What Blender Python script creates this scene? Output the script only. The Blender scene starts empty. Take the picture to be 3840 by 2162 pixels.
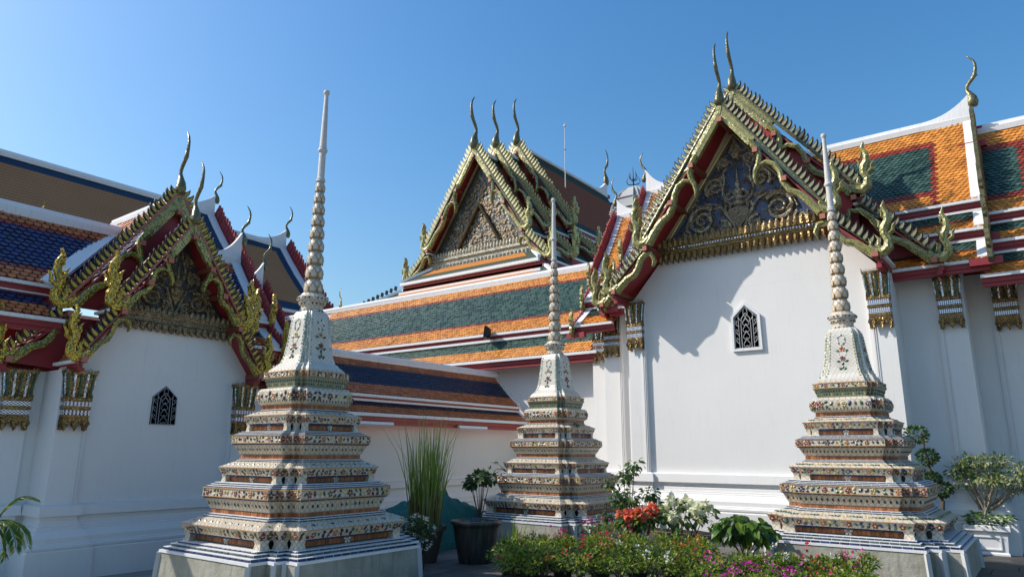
import bpy, math, random
import numpy as np
from mathutils import Matrix, Vector
random.seed(7); RNG = np.random.default_rng(7)
PI = math.pi
SC = bpy.context.scene
COL = SC.collection
# ------------------------------------------------------------------ camera
CAM = np.array([0.0, 0.0, 1.65])
PITCH, ROLL, HEAD, FPX = 0.226936, 0.003544, 0.643319, 2638.9
def _cam_axes():
    f = np.array([-math.sin(HEAD)*math.cos(PITCH), math.cos(HEAD)*math.cos(PITCH), math.sin(PITCH)])
    rt = np.array([math.cos(HEAD), math.sin(HEAD), 0.0]); up = np.cross(rt, f)
    return (math.cos(ROLL)*rt+math.sin(ROLL)*up, -math.sin(ROLL)*rt+math.cos(ROLL)*up, f)
CR, CU, CF = _cam_axes()
cd = bpy.data.cameras.new('camera'); cam = bpy.data.objects.new('camera', cd); COL.objects.link(cam)
cd.sensor_width = 36.0; cd.lens = 36.0*FPX/3840.0; cd.clip_start = 0.05; cd.clip_end = 3000
cam.matrix_world = Matrix(((CR[0], CU[0], -CF[0], 0), (CR[1], CU[1], -CF[1], 0), (CR[2], CU[2], -CF[2], CAM[2]), (0, 0, 0, 1)))
SC.camera = cam
# ------------------------------------------------------------------ sky and sun
SUN_EL, SUN_AZ = math.radians(39.0), math.radians(240.0)      # azimuth clockwise from +Y, towards the sun
W = bpy.data.worlds.new('World'); SC.world = W; W.use_nodes = True
nt = W.node_tree; nt.nodes.clear()
sky = nt.nodes.new('ShaderNodeTexSky'); sky.sky_type = 'NISHITA'; sky.sun_disc = False
sky.sun_elevation = SUN_EL; sky.sun_rotation = SUN_AZ
sky.altitude = 0; sky.air_density = 1.5; sky.dust_density = 2.0; sky.ozone_density = 5.5
bg = nt.nodes.new('ShaderNodeBackground'); bg.inputs[1].default_value = 0.15
wo = nt.nodes.new('ShaderNodeOutputWorld')
hs = nt.nodes.new('ShaderNodeHueSaturation'); hs.inputs['Saturation'].default_value = 1.27; nt.links.new(sky.outputs[0], hs.inputs['Color']); nt.links.new(hs.outputs[0], bg.inputs[0]); nt.links.new(bg.outputs[0], wo.inputs[0])
sl = bpy.data.lights.new('sun', 'SUN'); so = bpy.data.objects.new('sun', sl); COL.objects.link(so)
sl.energy = 4.3; sl.angle = math.radians(0.53); sl.color = (1.0, 0.94, 0.85)
_d = Vector((math.sin(SUN_AZ)*math.cos(SUN_EL), math.cos(SUN_AZ)*math.cos(SUN_EL), math.sin(SUN_EL)))
so.rotation_euler = _d.to_track_quat('Z', 'Y').to_euler(); so.location = (-20, -12, 30)
SC.view_settings.view_transform = 'Standard'; SC.view_settings.look = 'None'
SC.view_settings.exposure = 0.2; SC.view_settings.gamma = 1.0; SC.view_settings.use_curve_mapping = False
SC.cycles.max_bounces = 6; SC.cycles.diffuse_bounces = 3; SC.cycles.glossy_bounces = 3
SC.cycles.transparent_max_bounces = 8; SC.cycles.caustics_reflective = False; SC.cycles.caustics_refractive = False
# ------------------------------------------------------------------ helpers
OFF = {}
def in_view(p, m=0.03):
    q = np.asarray(p)-CAM; z = q@CF
    if z < 0.1: return False
    x = (q@CR)/z*FPX/3840; y = (q@CU)/z*FPX/3840
    return abs(x) < 0.5+m and abs(y) < 0.2815+m
class MB:
    def __init__(s): s.v = []; s.f = []; s.m = []
    def add(s, vs, fs, m=0):
        b = len(s.v); s.v.extend([tuple(map(float, q)) for q in vs])
        s.f.extend([tuple(i+b for i in f) for f in fs]); s.m.extend([m]*len(fs) if isinstance(m, int) else list(m))
    def hexa(s, a, b, m=0):          # two quads a (4 pts) and b (4 pts)
        s.add(list(a)+list(b), [(3, 2, 1, 0), (4, 5, 6, 7)]+[(i, (i+1) % 4, (i+1) % 4+4, i+4) for i in range(4)], m)
    def box(s, x0, x1, y0, y1, z0, z1, m=0):
        s.hexa([(x0, y0, z0), (x1, y0, z0), (x1, y1, z0), (x0, y1, z0)], [(x0, y0, z1), (x1, y0, z1), (x1, y1, z1), (x0, y1, z1)], m)
    def beam(s, p, q, w, h, up=(0, 0, 1), m=0):      # p,q on the beam's axis
        p = np.array(p, float); q = np.array(q, float); d = q-p; d /= np.linalg.norm(d)
        up = np.array(up, float); sd = np.cross(d, up); sd /= np.linalg.norm(sd); u2 = np.cross(sd, d)
        r = lambda c: [c-sd*w/2-u2*h/2, c+sd*w/2-u2*h/2, c+sd*w/2+u2*h/2, c-sd*w/2+u2*h/2]
        s.hexa(r(p), r(q), m)
    def loft(s, rings, m=0, closed=True, cap0=True, cap1=True):
        n = len(rings[0]); vs = [q for r in rings for q in r]; fs = []; ms = []
        for i in range(len(rings)-1):
            for j in range(n if closed else n-1):
                fs.append((i*n+j, i*n+(j+1) % n, (i+1)*n+(j+1) % n, (i+1)*n+j)); ms.append(m[i] if isinstance(m, (list, tuple)) else m)
        mm = (m[0], m[-1]) if isinstance(m, (list, tuple)) else (m, m)
        if cap0: fs.append(tuple(range(n))[::-1]); ms.append(mm[0])
        if cap1: fs.append(tuple((len(rings)-1)*n+j for j in range(n))); ms.append(mm[1])
        s.add(vs, fs, ms)
    def tube(s, pts, rad, n=6, m=0, flat=1.0, ref=(0.31, 0.17, 0.93)):
        pts = np.array(pts, float); k = len(pts); rad = [rad]*k if np.isscalar(rad) else rad
        rings = []
        for i in range(k):
            t = pts[min(i+1, k-1)]-pts[max(i-1, 0)]; t = t/(np.linalg.norm(t)+1e-9)
            a = np.cross(t, ref); a /= np.linalg.norm(a)+1e-9; b = np.cross(t, a)
            rings.append([pts[i]+rad[i]*(math.cos(w)*a+flat*math.sin(w)*b) for w in [2*PI*j/n for j in range(n)]])
        s.loft(rings, m)
    def lathe(s, prof, c=(0, 0, 0), n=16, m=0, cap=True):
        s.loft([[(c[0]+r*math.cos(2*PI*j/n), c[1]+r*math.sin(2*PI*j/n), c[2]+z) for j in range(n)] for r, z in prof], m, True, cap, cap)
    def prism(s, poly, fn, t0, t1, m=0):              # poly 2-D, fn(a,b,t)->xyz ; flat plate with thickness
        n = len(poly); s.add([fn(a, b, t0) for a, b in poly]+[fn(a, b, t1) for a, b in poly],
              [tuple(range(n))[::-1], tuple(range(n, 2*n))]+[(i, (i+1) % n, n+(i+1) % n, n+i) for i in range(n)], m)
    def ribbon(s, pts, wid, fn, t0, t1, m=0, ridge=0.0):  # 2-D centre line with widths -> plate of thickness t0..t1 with a ridged face
        pts = np.array(pts, float); k = len(pts); rings = []
        for i in range(k):
            t = pts[min(i+1, k-1)]-pts[max(i-1, 0)]; t /= np.linalg.norm(t)+1e-9; nn = np.array([-t[1], t[0]]); w = wid[i]/2
            L = pts[i]+nn*w; R = pts[i]-nn*w; C = pts[i]
            rings.append([fn(L[0], L[1], t1), fn(L[0], L[1], t0), fn(C[0], C[1], t0-ridge*min(1, wid[i]/max(wid))), fn(R[0], R[1], t0), fn(R[0], R[1], t1)])
        s.loft(rings, m)
class Multi(MB):
    """every added shape becomes a part of its own"""
    def __init__(s): s.p = []
    def add(s, vs, fs, m=0): q = MB(); MB.add(q, vs, fs, 0); s.p.append(q)
    def build_all(s, name, mat, parent): return [build(q, name, mat, parent) for q in s.p]
def obj_from(name, me, parent=None, off=None):
    o = bpy.data.objects.new(name, me); COL.objects.link(o)
    if parent is not None: o.parent = parent
    return o
def off_of(parent): return OFF.get(parent.name, np.zeros(3)) if parent is not None else np.zeros(3)
def mesh_of(name, v, f, fm, mats, smooth=False):
    me = bpy.data.meshes.new(name); me.from_pydata(v, [], f)
    for q in mats: me.materials.append(q)
    if fm is not None and len(mats) > 1: me.polygons.foreach_set('material_index', np.array(fm, dtype=np.int32))
    if smooth: me.polygons.foreach_set('use_smooth', np.ones(len(f), dtype=bool))
    me.update(); return me
def build(mb, name, mats, parent=None, smooth=False, kind=None, fix=True, origin=None):
    mats = mats if isinstance(mats, (list, tuple)) else [mats]
    if parent is None and origin is not None: o3 = np.array(origin, float)
    else: o3 = off_of(parent)
    v = (np.array(mb.v, float)-o3).tolist()
    me = mesh_of(name, v, mb.f, mb.m, mats, smooth)
    if fix:
        import bmesh
        b = bmesh.new(); b.from_mesh(me); bmesh.ops.recalc_face_normals(b, faces=b.faces); b.to_mesh(me); b.free()
    o = obj_from(name, me, parent); OFF[o.name] = o3
    if parent is None and origin is not None: o.location = tuple(o3)
    if kind: o['kind'] = kind
    return o
def tag(o, label=None, cat=None, group=None, kind=None):
    if label: o['label'] = label
    if cat: o['category'] = cat
    if group: o['group'] = group
    if kind: o['kind'] = kind
    return o
def thing(name, label, cat, loc, group=None):
    o = bpy.data.objects.new(name, None); COL.objects.link(o); o.location = loc; o.empty_display_size = 0.2
    OFF[o.name] = np.array(loc, float); return tag(o, label, cat, group)
def place(name, me, parent, M):                       # shared-mesh piece, M world 4x4 numpy
    o = bpy.data.objects.new(name, me); COL.objects.link(o); o.parent = parent
    A = np.array(M, float).copy(); A[:3, 3] -= off_of(parent); o.matrix_local = Matrix(A.tolist()); OFF[o.name] = np.array(M, float)[:3, 3]
    return o
def frame(o, x, y, z, s=1.0):
    A = np.eye(4); A[:3, 0] = np.array(x)*s; A[:3, 1] = np.array(y)*s; A[:3, 2] = np.array(z)*s; A[:3, 3] = o; return A
def unit(v): v = np.array(v, float); return v/np.linalg.norm(v)
class Bag:
    """alike pieces: the nearest ones in view as objects, the rest joined"""
    def __init__(s, name, parent, mats, limit=290): s.name, s.parent, s.mats, s.limit = name, parent, mats, limit; s.shapes = []; s.items = []; s.cache = {}
    def shape(s, v, f, fm=None): s.shapes.append((np.array(v, float), f, fm)); return len(s.shapes)-1
    def put(s, M, sh=0, mat=0, parent=None, nrm=None): s.items.append((M, sh, mat, parent or s.parent, nrm))
    def finish(s, stuff):
        cand = []
        for i, (M, sh, mat, par, nrm) in enumerate(s.items):
            p = M[:3, 3]
            if in_view(p) and (nrm is None or np.dot(CAM-p, nrm) > 0): cand.append((np.linalg.norm(p-CAM), i))
        cand.sort(); pick = set(i for _, i in cand[:s.limit])
        V = []; F = []; FM = []; nb = 0; o3 = off_of(s.parent)
        for i, (M, sh, mat, par, nrm) in enumerate(s.items):
            v, f, fm = s.shapes[sh]
            if i in pick:
                k = (sh, mat)
                if k not in s.cache: s.cache[k] = mesh_of(s.name, v.tolist(), f, fm, s.mats if fm else [s.mats[mat]])
                place(s.name, s.cache[k], par, M)
            else:
                V.append(v@M[:3, :3].T+M[:3, 3]-o3); F.extend([tuple(a+nb for a in q) for q in f]); FM.extend(fm if fm else [mat]*len(f)); nb += len(v)
        if V:
            me = mesh_of(stuff, np.concatenate(V).tolist(), F, FM, s.mats); o = obj_from(stuff, me, s.parent); OFF[o.name] = o3; o['kind'] = 'stuff'
# ------------------------------------------------------------------ materials
class NT:
    def __init__(s, name):
        s.m = bpy.data.materials.new(name); s.m.use_nodes = True; s.t = s.m.node_tree; s.t.nodes.clear()
        s.out = s.n('ShaderNodeOutputMaterial'); s.b = s.n('ShaderNodeBsdfPrincipled'); s.l(s.b.outputs[0], s.out.inputs[0])
        s.tc = s.n('ShaderNodeTexCoord')
    def n(s, t, **k):
        q = s.t.nodes.new(t)
        for a, b in k.items(): setattr(q, a, b)
        return q
    def l(s, a, b): s.t.links.new(a, b)
    def val(s, sock, v):
        if hasattr(v, 'links'): s.l(v, sock)
        else: sock.default_value = v
    def noise(s, scale, detail=4, vec=None, rough=0.55, stretch=None):
        q = s.n('ShaderNodeTexNoise'); q.inputs['Scale'].default_value = scale; q.inputs['Detail'].default_value = detail; q.inputs['Roughness'].default_value = rough
        v = vec or s.tc.outputs['Object']
        if stretch:
            mp = s.n('ShaderNodeMapping'); mp.inputs['Scale'].default_value = stretch; s.l(v, mp.inputs[0]); v = mp.outputs[0]
        s.l(v, q.inputs['Vector']); return q.outputs['Fac']
    def math(s, op, a, b=0.0, c=0.0):
        q = s.n('ShaderNodeMath', operation=op)
        for i, x in enumerate((a, b, c)): s.val(q.inputs[i], x)
        return q.outputs[0]
    def ramp(s, f, pts):
        q = s.n('ShaderNodeValToRGB'); e = q.color_ramp.elements
        while len(e) < len(pts): e.new(0.5)
        for i, (p, c) in enumerate(pts): e[i].position = p; e[i].color = (*c, 1) if len(c) == 3 else c
        s.l(f, q.inputs[0]); return q.outputs[0]
    def mix(s, f, a, b, mode='MIX'):
        q = s.n('ShaderNodeMix', data_type='RGBA', blend_type=mode)
        s.val(q.inputs[0], f)
        for i, x in ((6, a), (7, b)):
            if hasattr(x, 'links'): s.l(x, q.inputs[i])
            else: q.inputs[i].default_value = (*x, 1)
        return q.outputs[2]
    def bump(s, h, strength=0.3, dist=0.02):
        q = s.n('ShaderNodeBump'); q.inputs['Strength'].default_value = strength; q.inputs['Distance'].default_value = dist
        s.l(h, q.inputs['Height']); s.l(q.outputs[0], s.b.inputs['Normal'])
    def done(s, col, rough=0.6, metal=0.0, spec=0.5, coat=0.0):
        if hasattr(col, 'links'): s.l(col, s.b.inputs['Base Color'])
        else: s.b.inputs['Base Color'].default_value = (*col, 1)
        s.val(s.b.inputs['Roughness'], rough); s.b.inputs['Metallic'].default_value = metal; s.b.inputs['Specular IOR Level'].default_value = spec
        if coat: s.b.inputs['Coat Weight'].default_value = coat; s.b.inputs['Coat Roughness'].default_value = 0.15
        return s.m
def rnd_piece(t):                                     # a different value for each loose piece, joined or not
    g = t.n('ShaderNodeNewGeometry'); o = t.n('ShaderNodeObjectInfo')
    return t.math('FRACT', t.math('ADD', g.outputs['Random Per Island'], o.outputs['Random']))
def mul(c, k): return tuple(min(1, x*k) for x in c)
def m_plain(name, c, rough=0.6, var=0.25, scale=6, metal=0.0, spec=0.5, bump=0.15, coat=0.0):
    t = NT(name); f = t.noise(scale, 5)
    t.bump(t.noise(scale*6, 4), bump, 0.01)
    return t.done(t.mix(f, mul(c, 1-var), mul(c, 1+var)), rough, metal, spec, coat)
def m_tile(name, c, c2=None, rough=0.3, var=0.35, spec=0.5):
    t = NT(name); r = rnd_piece(t); c2 = c2 or c
    col = t.mix(r, mul(c, 1-var), mul(c2, 1+var)); dirt = t.noise(2.3, 6)
    col = t.mix(t.math('MULTIPLY', t.ramp(dirt, [(0.45, (0, 0, 0)), (0.75, (1, 1, 1))]), 0.35), col, mul(c, 0.45))
    t.bump(t.noise(60, 3), 0.12, 0.01)
    return t.done(col, t.math('MULTIPLY_ADD', r, 0.2, rough), 0, spec)
def m_plaster(name, c=(0.785, 0.77, 0.745), soot=.2):
    t = NT(name); a = t.noise(0.7, 6); b = t.noise(3.0, 6, stretch=(6, 6, 0.5))
    col = t.mix(t.ramp(a, [(0.3, (0, 0, 0)), (0.8, (1, 1, 1))]), mul(c, 0.94), c)
    col = t.mix(t.math('MULTIPLY', t.ramp(b, [(0.56, (0, 0, 0)), (0.75, (1, 1, 1))]), soot), col, (0.50, 0.49, 0.46))
    cr = t.n('ShaderNodeTexVoronoi', feature='DISTANCE_TO_EDGE'); cr.inputs['Scale'].default_value = .8; wv = t.n('ShaderNodeVectorMath', operation='ADD'); nz = t.n('ShaderNodeTexNoise'); nz.inputs['Scale'].default_value = 2.5; nz.inputs['Detail'].default_value = 6; t.l(t.tc.outputs['Object'], nz.inputs['Vector']); t.l(t.tc.outputs['Object'], wv.inputs[0]); t.l(nz.outputs['Color'], wv.inputs[1]); t.l(wv.outputs[0], cr.inputs['Vector'])
    col = t.mix(t.math('MULTIPLY', t.math('LESS_THAN', cr.outputs['Distance'], .003), .09), col, (0.45, 0.45, 0.44)); pt = t.noise(.45, 3)
    col = t.mix(t.math('MULTIPLY', t.math('GREATER_THAN', pt, .60), .10), col, mul(c, 1.06))
    t.bump(t.math('ADD', t.noise(5, 5), t.math('MULTIPLY', t.noise(90, 3), 0.25)), 0.22, 0.015)
    return t.done(col, 0.75, 0, 0.25)
def m_mosaic(name, cols, scale=70, tilt=0.45, metal=0.75, rough=0.22):
    t = NT(name); v = t.n('ShaderNodeTexVoronoi'); v.inputs['Scale'].default_value = scale; v.inputs['Randomness'].default_value = 0.55
    t.l(t.tc.outputs['Object'], v.inputs['Vector'])
    sp = t.n('ShaderNodeSeparateColor'); t.l(v.outputs['Color'], sp.inputs[0])
    big = t.noise(4.0, 3)
    f = t.math('ADD', t.math('MULTIPLY', sp.outputs[0], 0.55), t.math('MULTIPLY', big, 0.5))
    n = len(cols); q = t.n('ShaderNodeValToRGB'); q.color_ramp.interpolation = 'LINEAR'; e = q.color_ramp.elements
    while len(e) < n: e.new(0.5)
    for i, c in enumerate(cols): e[i].position = 0.15+0.75*i/max(1, n-1); e[i].color = (*c, 1)
    t.l(f, q.inputs[0]); col = q.outputs[0]
    ve = t.n('ShaderNodeTexVoronoi', feature='DISTANCE_TO_EDGE'); ve.inputs['Scale'].default_value = scale; ve.inputs['Randomness'].default_value = 0.55
    t.l(t.tc.outputs['Object'], ve.inputs['Vector'])
    edge = t.math('LESS_THAN', ve.outputs['Distance'], 0.07); col = t.mix(edge, col, (0.05, 0.045, 0.03))
    g = t.n('ShaderNodeNewGeometry'); vm = t.n('ShaderNodeVectorMath', operation='SUBTRACT'); t.l(v.outputs['Color'], vm.inputs[0]); vm.inputs[1].default_value = (0.5, 0.5, 0.5)
    vs = t.n('ShaderNodeVectorMath', operation='SCALE'); t.l(vm.outputs[0], vs.inputs[0]); vs.inputs['Scale'].default_value = tilt
    va = t.n('ShaderNodeVectorMath', operation='ADD'); t.l(vs.outputs[0], va.inputs[0]); t.l(g.outputs['Normal'], va.inputs[1])
    vn = t.n('ShaderNodeVectorMath', operation='NORMALIZE'); t.l(va.outputs[0], vn.inputs[0]); t.l(vn.outputs[0], t.b.inputs['Normal'])
    return t.done(col, rough, metal, 0.6)
def m_ceramic(name, c, grout=(0.42, 0.40, 0.35), k=13.0):          # broken-china field: diamond joints on any axis-aligned face
    t = NT(name); s = t.n('ShaderNodeSeparateXYZ'); t.l(t.tc.outputs['Object'], s.inputs[0])
    h = t.math('ADD', s.outputs[0], s.outputs[1])
    l1 = t.math('ABSOLUTE', t.math('SUBTRACT', t.math('FRACT', t.math('MULTIPLY', t.math('ADD', h, s.outputs[2]), k)), 0.5))
    l2 = t.math('ABSOLUTE', t.math('SUBTRACT', t.math('FRACT', t.math('MULTIPLY', t.math('SUBTRACT', h, s.outputs[2]), k)), 0.5))
    ln = t.math('LESS_THAN', t.math('MINIMUM', l1, l2), 0.045)
    a = t.noise(7, 5); col = t.mix(a, mul(c, 0.78), mul(c, 1.1)); col = t.mix(ln, col, grout)
    d = t.noise(2.2, 6); col = t.mix(t.math('MULTIPLY', t.ramp(d, [(0.48, (0, 0, 0)), (0.78, (1, 1, 1))]), 0.45), col, (0.34, 0.30, 0.22))
    t.bump(t.math('SUBTRACT', t.math('MULTIPLY', a, 0.6), ln), 0.35, 0.01)
    return t.done(col, 0.38, 0, 0.5)
def m_concrete(name):
    t = NT(name); a = t.noise(3, 7, rough=0.65); b = t.noise(2.5, 6, stretch=(4, 4, 0.35)); c = t.noise(22, 5)
    col = t.ramp(a, [(0.25, (0.19, 0.18, 0.145)), (0.5, (0.32, 0.305, 0.245)), (0.8, (0.46, 0.44, 0.37))])
    col = t.mix(t.math('MULTIPLY', t.ramp(b, [(0.5, (0, 0, 0)), (0.7, (1, 1, 1))]), 0.6), col, (0.12, 0.115, 0.085))
    col = t.mix(t.math('MULTIPLY', c, 0.3), col, (0.40, 0.40, 0.34))
    t.bump(t.math('ADD', a, t.math('MULTIPLY', c, 0.4)), 0.6, 0.03)
    return t.done(col, 0.85, 0, 0.3)
def m_rows(name, c, c2, su, sv, ax, rough=0.75):                    # far roofs whose tiles are too small to tell apart: ax 0/1 = ridge along x/y
    t = NT(name); s = t.n('ShaderNodeSeparateXYZ'); t.l(t.tc.outputs['Object'], s.inputs[0])
    r = t.math('FRACT', t.math('MULTIPLY', s.outputs[2], sv)); u = t.math('MULTIPLY', s.outputs[ax], su)
    row = t.math('FLOOR', t.math('MULTIPLY', s.outputs[2], sv)); cell = t.math('FRACT', t.math('ADD', u, t.math('MULTIPLY', row, 0.5)))
    d = t.math('ABSOLUTE', t.math('SUBTRACT', cell, 0.5)); h = t.math('SUBTRACT', r, t.math('MULTIPLY', d, 0.5))
    lo = t.math('LESS_THAN', h, 0.08); a = t.noise(0.8, 5)
    col = t.mix(a, c, c2); col = t.mix(t.math('MULTIPLY', lo, 0.55), col, mul(c, 0.25))
    t.bump(h, 0.5, 0.05)
    return t.done(col, rough, 0, 0.15)
def m_leaf(name, c, c2, tr=0.35, rough=0.42):
    t = NT(name); r = rnd_piece(t); n = t.noise(3, 3); f = t.math('ADD', t.math('MULTIPLY', r, 0.7), t.math('MULTIPLY', n, 0.3))
    col = t.mix(f, c, c2); t.done(col, rough, 0, 0.4)
    tr_n = t.n('ShaderNodeBsdfTranslucent'); t.l(col, tr_n.inputs[0]); mx = t.n('ShaderNodeMixShader'); mx.inputs[0].default_value = tr
    t.l(t.b.outputs[0], mx.inputs[1]); t.l(tr_n.outputs[0], mx.inputs[2]); t.l(mx.outputs[0], t.out.inputs[0]); return t.m
M = {}
M['white'] = m_plaster('white plaster'); M['trim'] = m_plaster('white painted trim', (0.80, 0.80, 0.80), .5)
M['wall_cream'] = m_plaster('cream plaster', (0.74, 0.73, 0.69))
M['red'] = m_plain('red lacquer', (0.27, 0.022, 0.028), 0.5, 0.2, 3); M['redwood'] = m_plain('brown red timber', (0.22, 0.06, 0.035), 0.55, 0.25, 5)
M['redbright'] = m_plain('bright red board', (0.42, 0.025, 0.02), 0.5, 0.1, 2)
M['salmon'] = m_plain('purlin end paint', (0.42, 0.14, 0.09), 0.5, 0.15)
M['t_orange'] = m_tile('orange glazed tile', (0.54, 0.20, 0.032), (0.64, 0.265, 0.045), 0.32, 0.16)
M['t_red'] = m_tile('red glazed tile', (0.25, 0.04, 0.02)); M['t_green'] = m_tile('dark green glazed tile', (0.030, 0.075, 0.055), (0.04, 0.085, 0.07), 0.3)
M['t_blue'] = m_tile('deep blue glazed tile', (0.018, 0.035, 0.11), None, 0.3); M['t_navy'] = m_tile('blue black glazed tile', (0.022, 0.026, 0.055), None, 0.35)
M['t_clay'] = m_tile('clay orange tile', (0.42, 0.13, 0.035), (0.5, 0.17, 0.05), 0.35, 0.2)
M['far_brown'] = m_rows('far brown tile rows', (0.37, 0.165, 0.072), (0.45, 0.215, 0.10), 7.5, 7.0, 1); M['far_blue'] = m_rows('far blue tile rows', (0.02, 0.05, 0.10), (0.03, 0.07, 0.12), 7.5, 7.0, 1)
M['far_rust'] = m_rows('far rust tile rows', (0.23, 0.065, 0.028), (0.29, 0.085, 0.035), 4.0, 4.4, 1); M['far_green'] = m_rows('far green tile rows', (0.035, 0.06, 0.05), (0.05, 0.075, 0.06), 4.0, 4.4, 1)
M['far_orange'] = m_rows('far orange tile rows', (0.46, 0.17, 0.04), (0.55, 0.22, 0.05), 4.0, 4.4, 0); M['far_green_x'] = m_rows('far green border rows', (0.05, 0.075, 0.055), (0.07, 0.09, 0.065), 4.0, 4.4, 0)
M['mosaic'] = m_mosaic('green gold glass mosaic', [(0.12, 0.12, 0.04), (0.34, 0.32, 0.10), (0.50, 0.46, 0.16), (0.60, 0.54, 0.20)], 42, .35, .15, .35)
M['mosaic_gold'] = m_mosaic('gold glass mosaic', [(0.12, 0.09, 0.02), (0.58, 0.40, 0.04), (0.95, 0.68, 0.06), (0.90, 0.42, 0.05)], 46, 0.9, .25, .22)
M['mosaic_left'] = m_mosaic('old green mosaic', [(0.07, 0.10, 0.04), (0.24, 0.26, 0.08), (0.55, 0.45, 0.08), (0.90, 0.64, 0.06)], 62, 0.8, .25, .25)
M['mosaic_silver'] = m_mosaic('silver mosaic', [(0.25, 0.24, 0.2), (0.45, 0.43, 0.33), (0.62, 0.6, 0.5)], 45, 0.6, 0.6, 0.3)
M['mosaic_far'] = m_mosaic('pale gold mosaic', [(0.45, 0.41, 0.13), (0.62, 0.55, 0.18), (0.70, 0.62, 0.24)], 8, 0.2, 0.1, 0.4)
M['mosaic_pale'] = m_mosaic('pale straw mosaic', [(0.22, 0.21, 0.10), (0.42, 0.39, 0.20), (0.52, 0.48, 0.28)], 45, 0.4, 0.25, 0.4)
M['horn'] = m_mosaic('horn finial mosaic', [(0.07, 0.07, 0.04), (0.20, 0.19, 0.09), (0.38, 0.32, 0.12)], 60, 0.35, 0.35, 0.3)
M['gold'] = m_mosaic('aged gold leaf', [(.05, .03, .012), (.24, .135, .04), (.40, .24, .065), (.58, .38, .12)], 60, .6, .5, .36); M['bronze'] = m_plain('dark gilded wood', (0.16, 0.105, 0.05), 0.42, 0.45, 8, 0.6, 0.5, 0.6)
M['carve'] = m_mosaic('weathered silver gilt', [(0.18, 0.13, 0.08), (0.50, 0.43, 0.29), (0.74, 0.69, 0.55)], 35, 0.5, 0.2, 0.4)
M['carve_dk'] = m_mosaic('dark gilt carving', [(0.07, 0.05, 0.025), (0.26, 0.18, 0.085), (0.46, 0.34, 0.17)], 45, 0.5, 0.25, 0.4)
M['goldframe'] = m_plain('pale gilt frame', (0.50, 0.44, 0.25), 0.42, 0.2, 4, 0.6)
M['pedblue'] = m_mosaic('blue glass ground', [(0.008, 0.025, 0.09), (0.012, 0.06, 0.21), (0.025, 0.11, 0.32)], 38, 0.25, 0.0, 0.45)
M['peddark'] = m_plain('dark carved ground', (0.035, 0.04, 0.05), 0.5, 0.5, 9, 0.2)
M['mirror'] = m_mosaic('mirror glass', [(0.55, 0.57, 0.6), (0.75, 0.77, 0.8), (0.9, 0.92, 0.95)], 75, 0.5, 0.9, 0.15); M['gglass'] = m_mosaic('green glass', [(0.01, 0.06, 0.03), (0.02, 0.12, 0.06)], 60, 0.3, 0.3, 0.2)
def m_check():
    t = NT('blue white mirror chequer'); c = t.n('ShaderNodeTexChecker'); mp = t.n('ShaderNodeMapping'); mp.inputs['Rotation'].default_value = (0, PI/4, 0); t.l(t.tc.outputs['Object'], mp.inputs[0])
    t.l(mp.outputs[0], c.inputs['Vector']); c.inputs['Scale'].default_value = 42; c.inputs[1].default_value = (0.02, 0.04, 0.16, 1); c.inputs[2].default_value = (0.8, 0.82, 0.85, 1)
    return t.done(c.outputs[0], 0.2, 0.4)
M['check'] = m_check()
M['iron'] = m_plain('dark opening', (0.012, 0.013, 0.016), 0.6, 0.2); M['grille_w'] = m_plain('pale grille bar', (0.55, 0.56, 0.56), 0.5, 0.1); M['grille_d'] = m_plain('grey grille bar', (0.30, 0.31, 0.33), 0.5, 0.1)
M['china'] = m_ceramic('white broken china', (0.66, 0.575, 0.455), (.23, .19, .14)); M['china_green'] = m_ceramic('green glazed china', (0.30, 0.33, 0.23), (.18, .20, .12), k=22); M['china2'] = m_ceramic('ivory glazed china', (0.68, 0.64, 0.56), (.40, .37, .31), k=16); M['ctrim'] = m_plain('tan clay edging', (0.42, 0.25, 0.11), 0.45, 0.3, 14)
M['orbrick'] = m_tile('orange brown brick tile', (0.30, 0.10, 0.03), (0.36, 0.13, 0.045), 0.4, 0.35); M['bluetile'] = m_tile('cobalt course tile', (0.015, 0.022, 0.085), (0.02, 0.03, 0.1), 0.25, 0.4); M['teal'] = m_tile('grey green course tile', (0.05, 0.075, 0.072), (0.06, 0.085, 0.08), 0.3, 0.4)
M['joint'] = m_plain('brick joint mortar', (0.42, 0.33, 0.24), .7, .2, 12); M['grout'] = m_plain('white mortar', (0.72, 0.72, 0.70), 0.7, 0.12, 10)
M['concrete'] = m_concrete('stained concrete'); M['conc_edge'] = m_plain('pale cement edging', (0.50, 0.50, 0.49), 0.8, 0.12, 6)
M['spire'] = m_plain('white spire china', (0.58, 0.56, 0.53), 0.5, 0.18, 20, 0, 0.5, 0.8); M['petal_gold'] = m_plain('ochre petal edge', (0.40, 0.25, 0.09), 0.45, 0.25, 20)
for n, c in dict(f_red=(0.24, 0.025, 0.02), f_yel=(0.55, 0.42, 0.15), f_grn=(0.05, 0.12, 0.06), f_dk=(0.03, 0.05, 0.04), f_blue=(0.03, 0.04, 0.14), f_wh=(0.72, 0.70, 0.62), f_or=(0.5, 0.16, 0.05), f_mar=(0.09, 0.03, 0.03), f_sage=(0.34, 0.42, 0.30), f_pale=(0.20, 0.21, 0.19)).items():
    M[n] = m_tile('ceramic '+n[2:], c, None, 0.22, 0.3)
M['prang'] = m_plain('grey cement tower', (0.36, 0.37, 0.37), 0.8, 0.25, 1.2); M['dark'] = m_plain('dark iron', (0.03, 0.028, 0.026), 0.45, 0.3, 6, 0.4)
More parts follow.
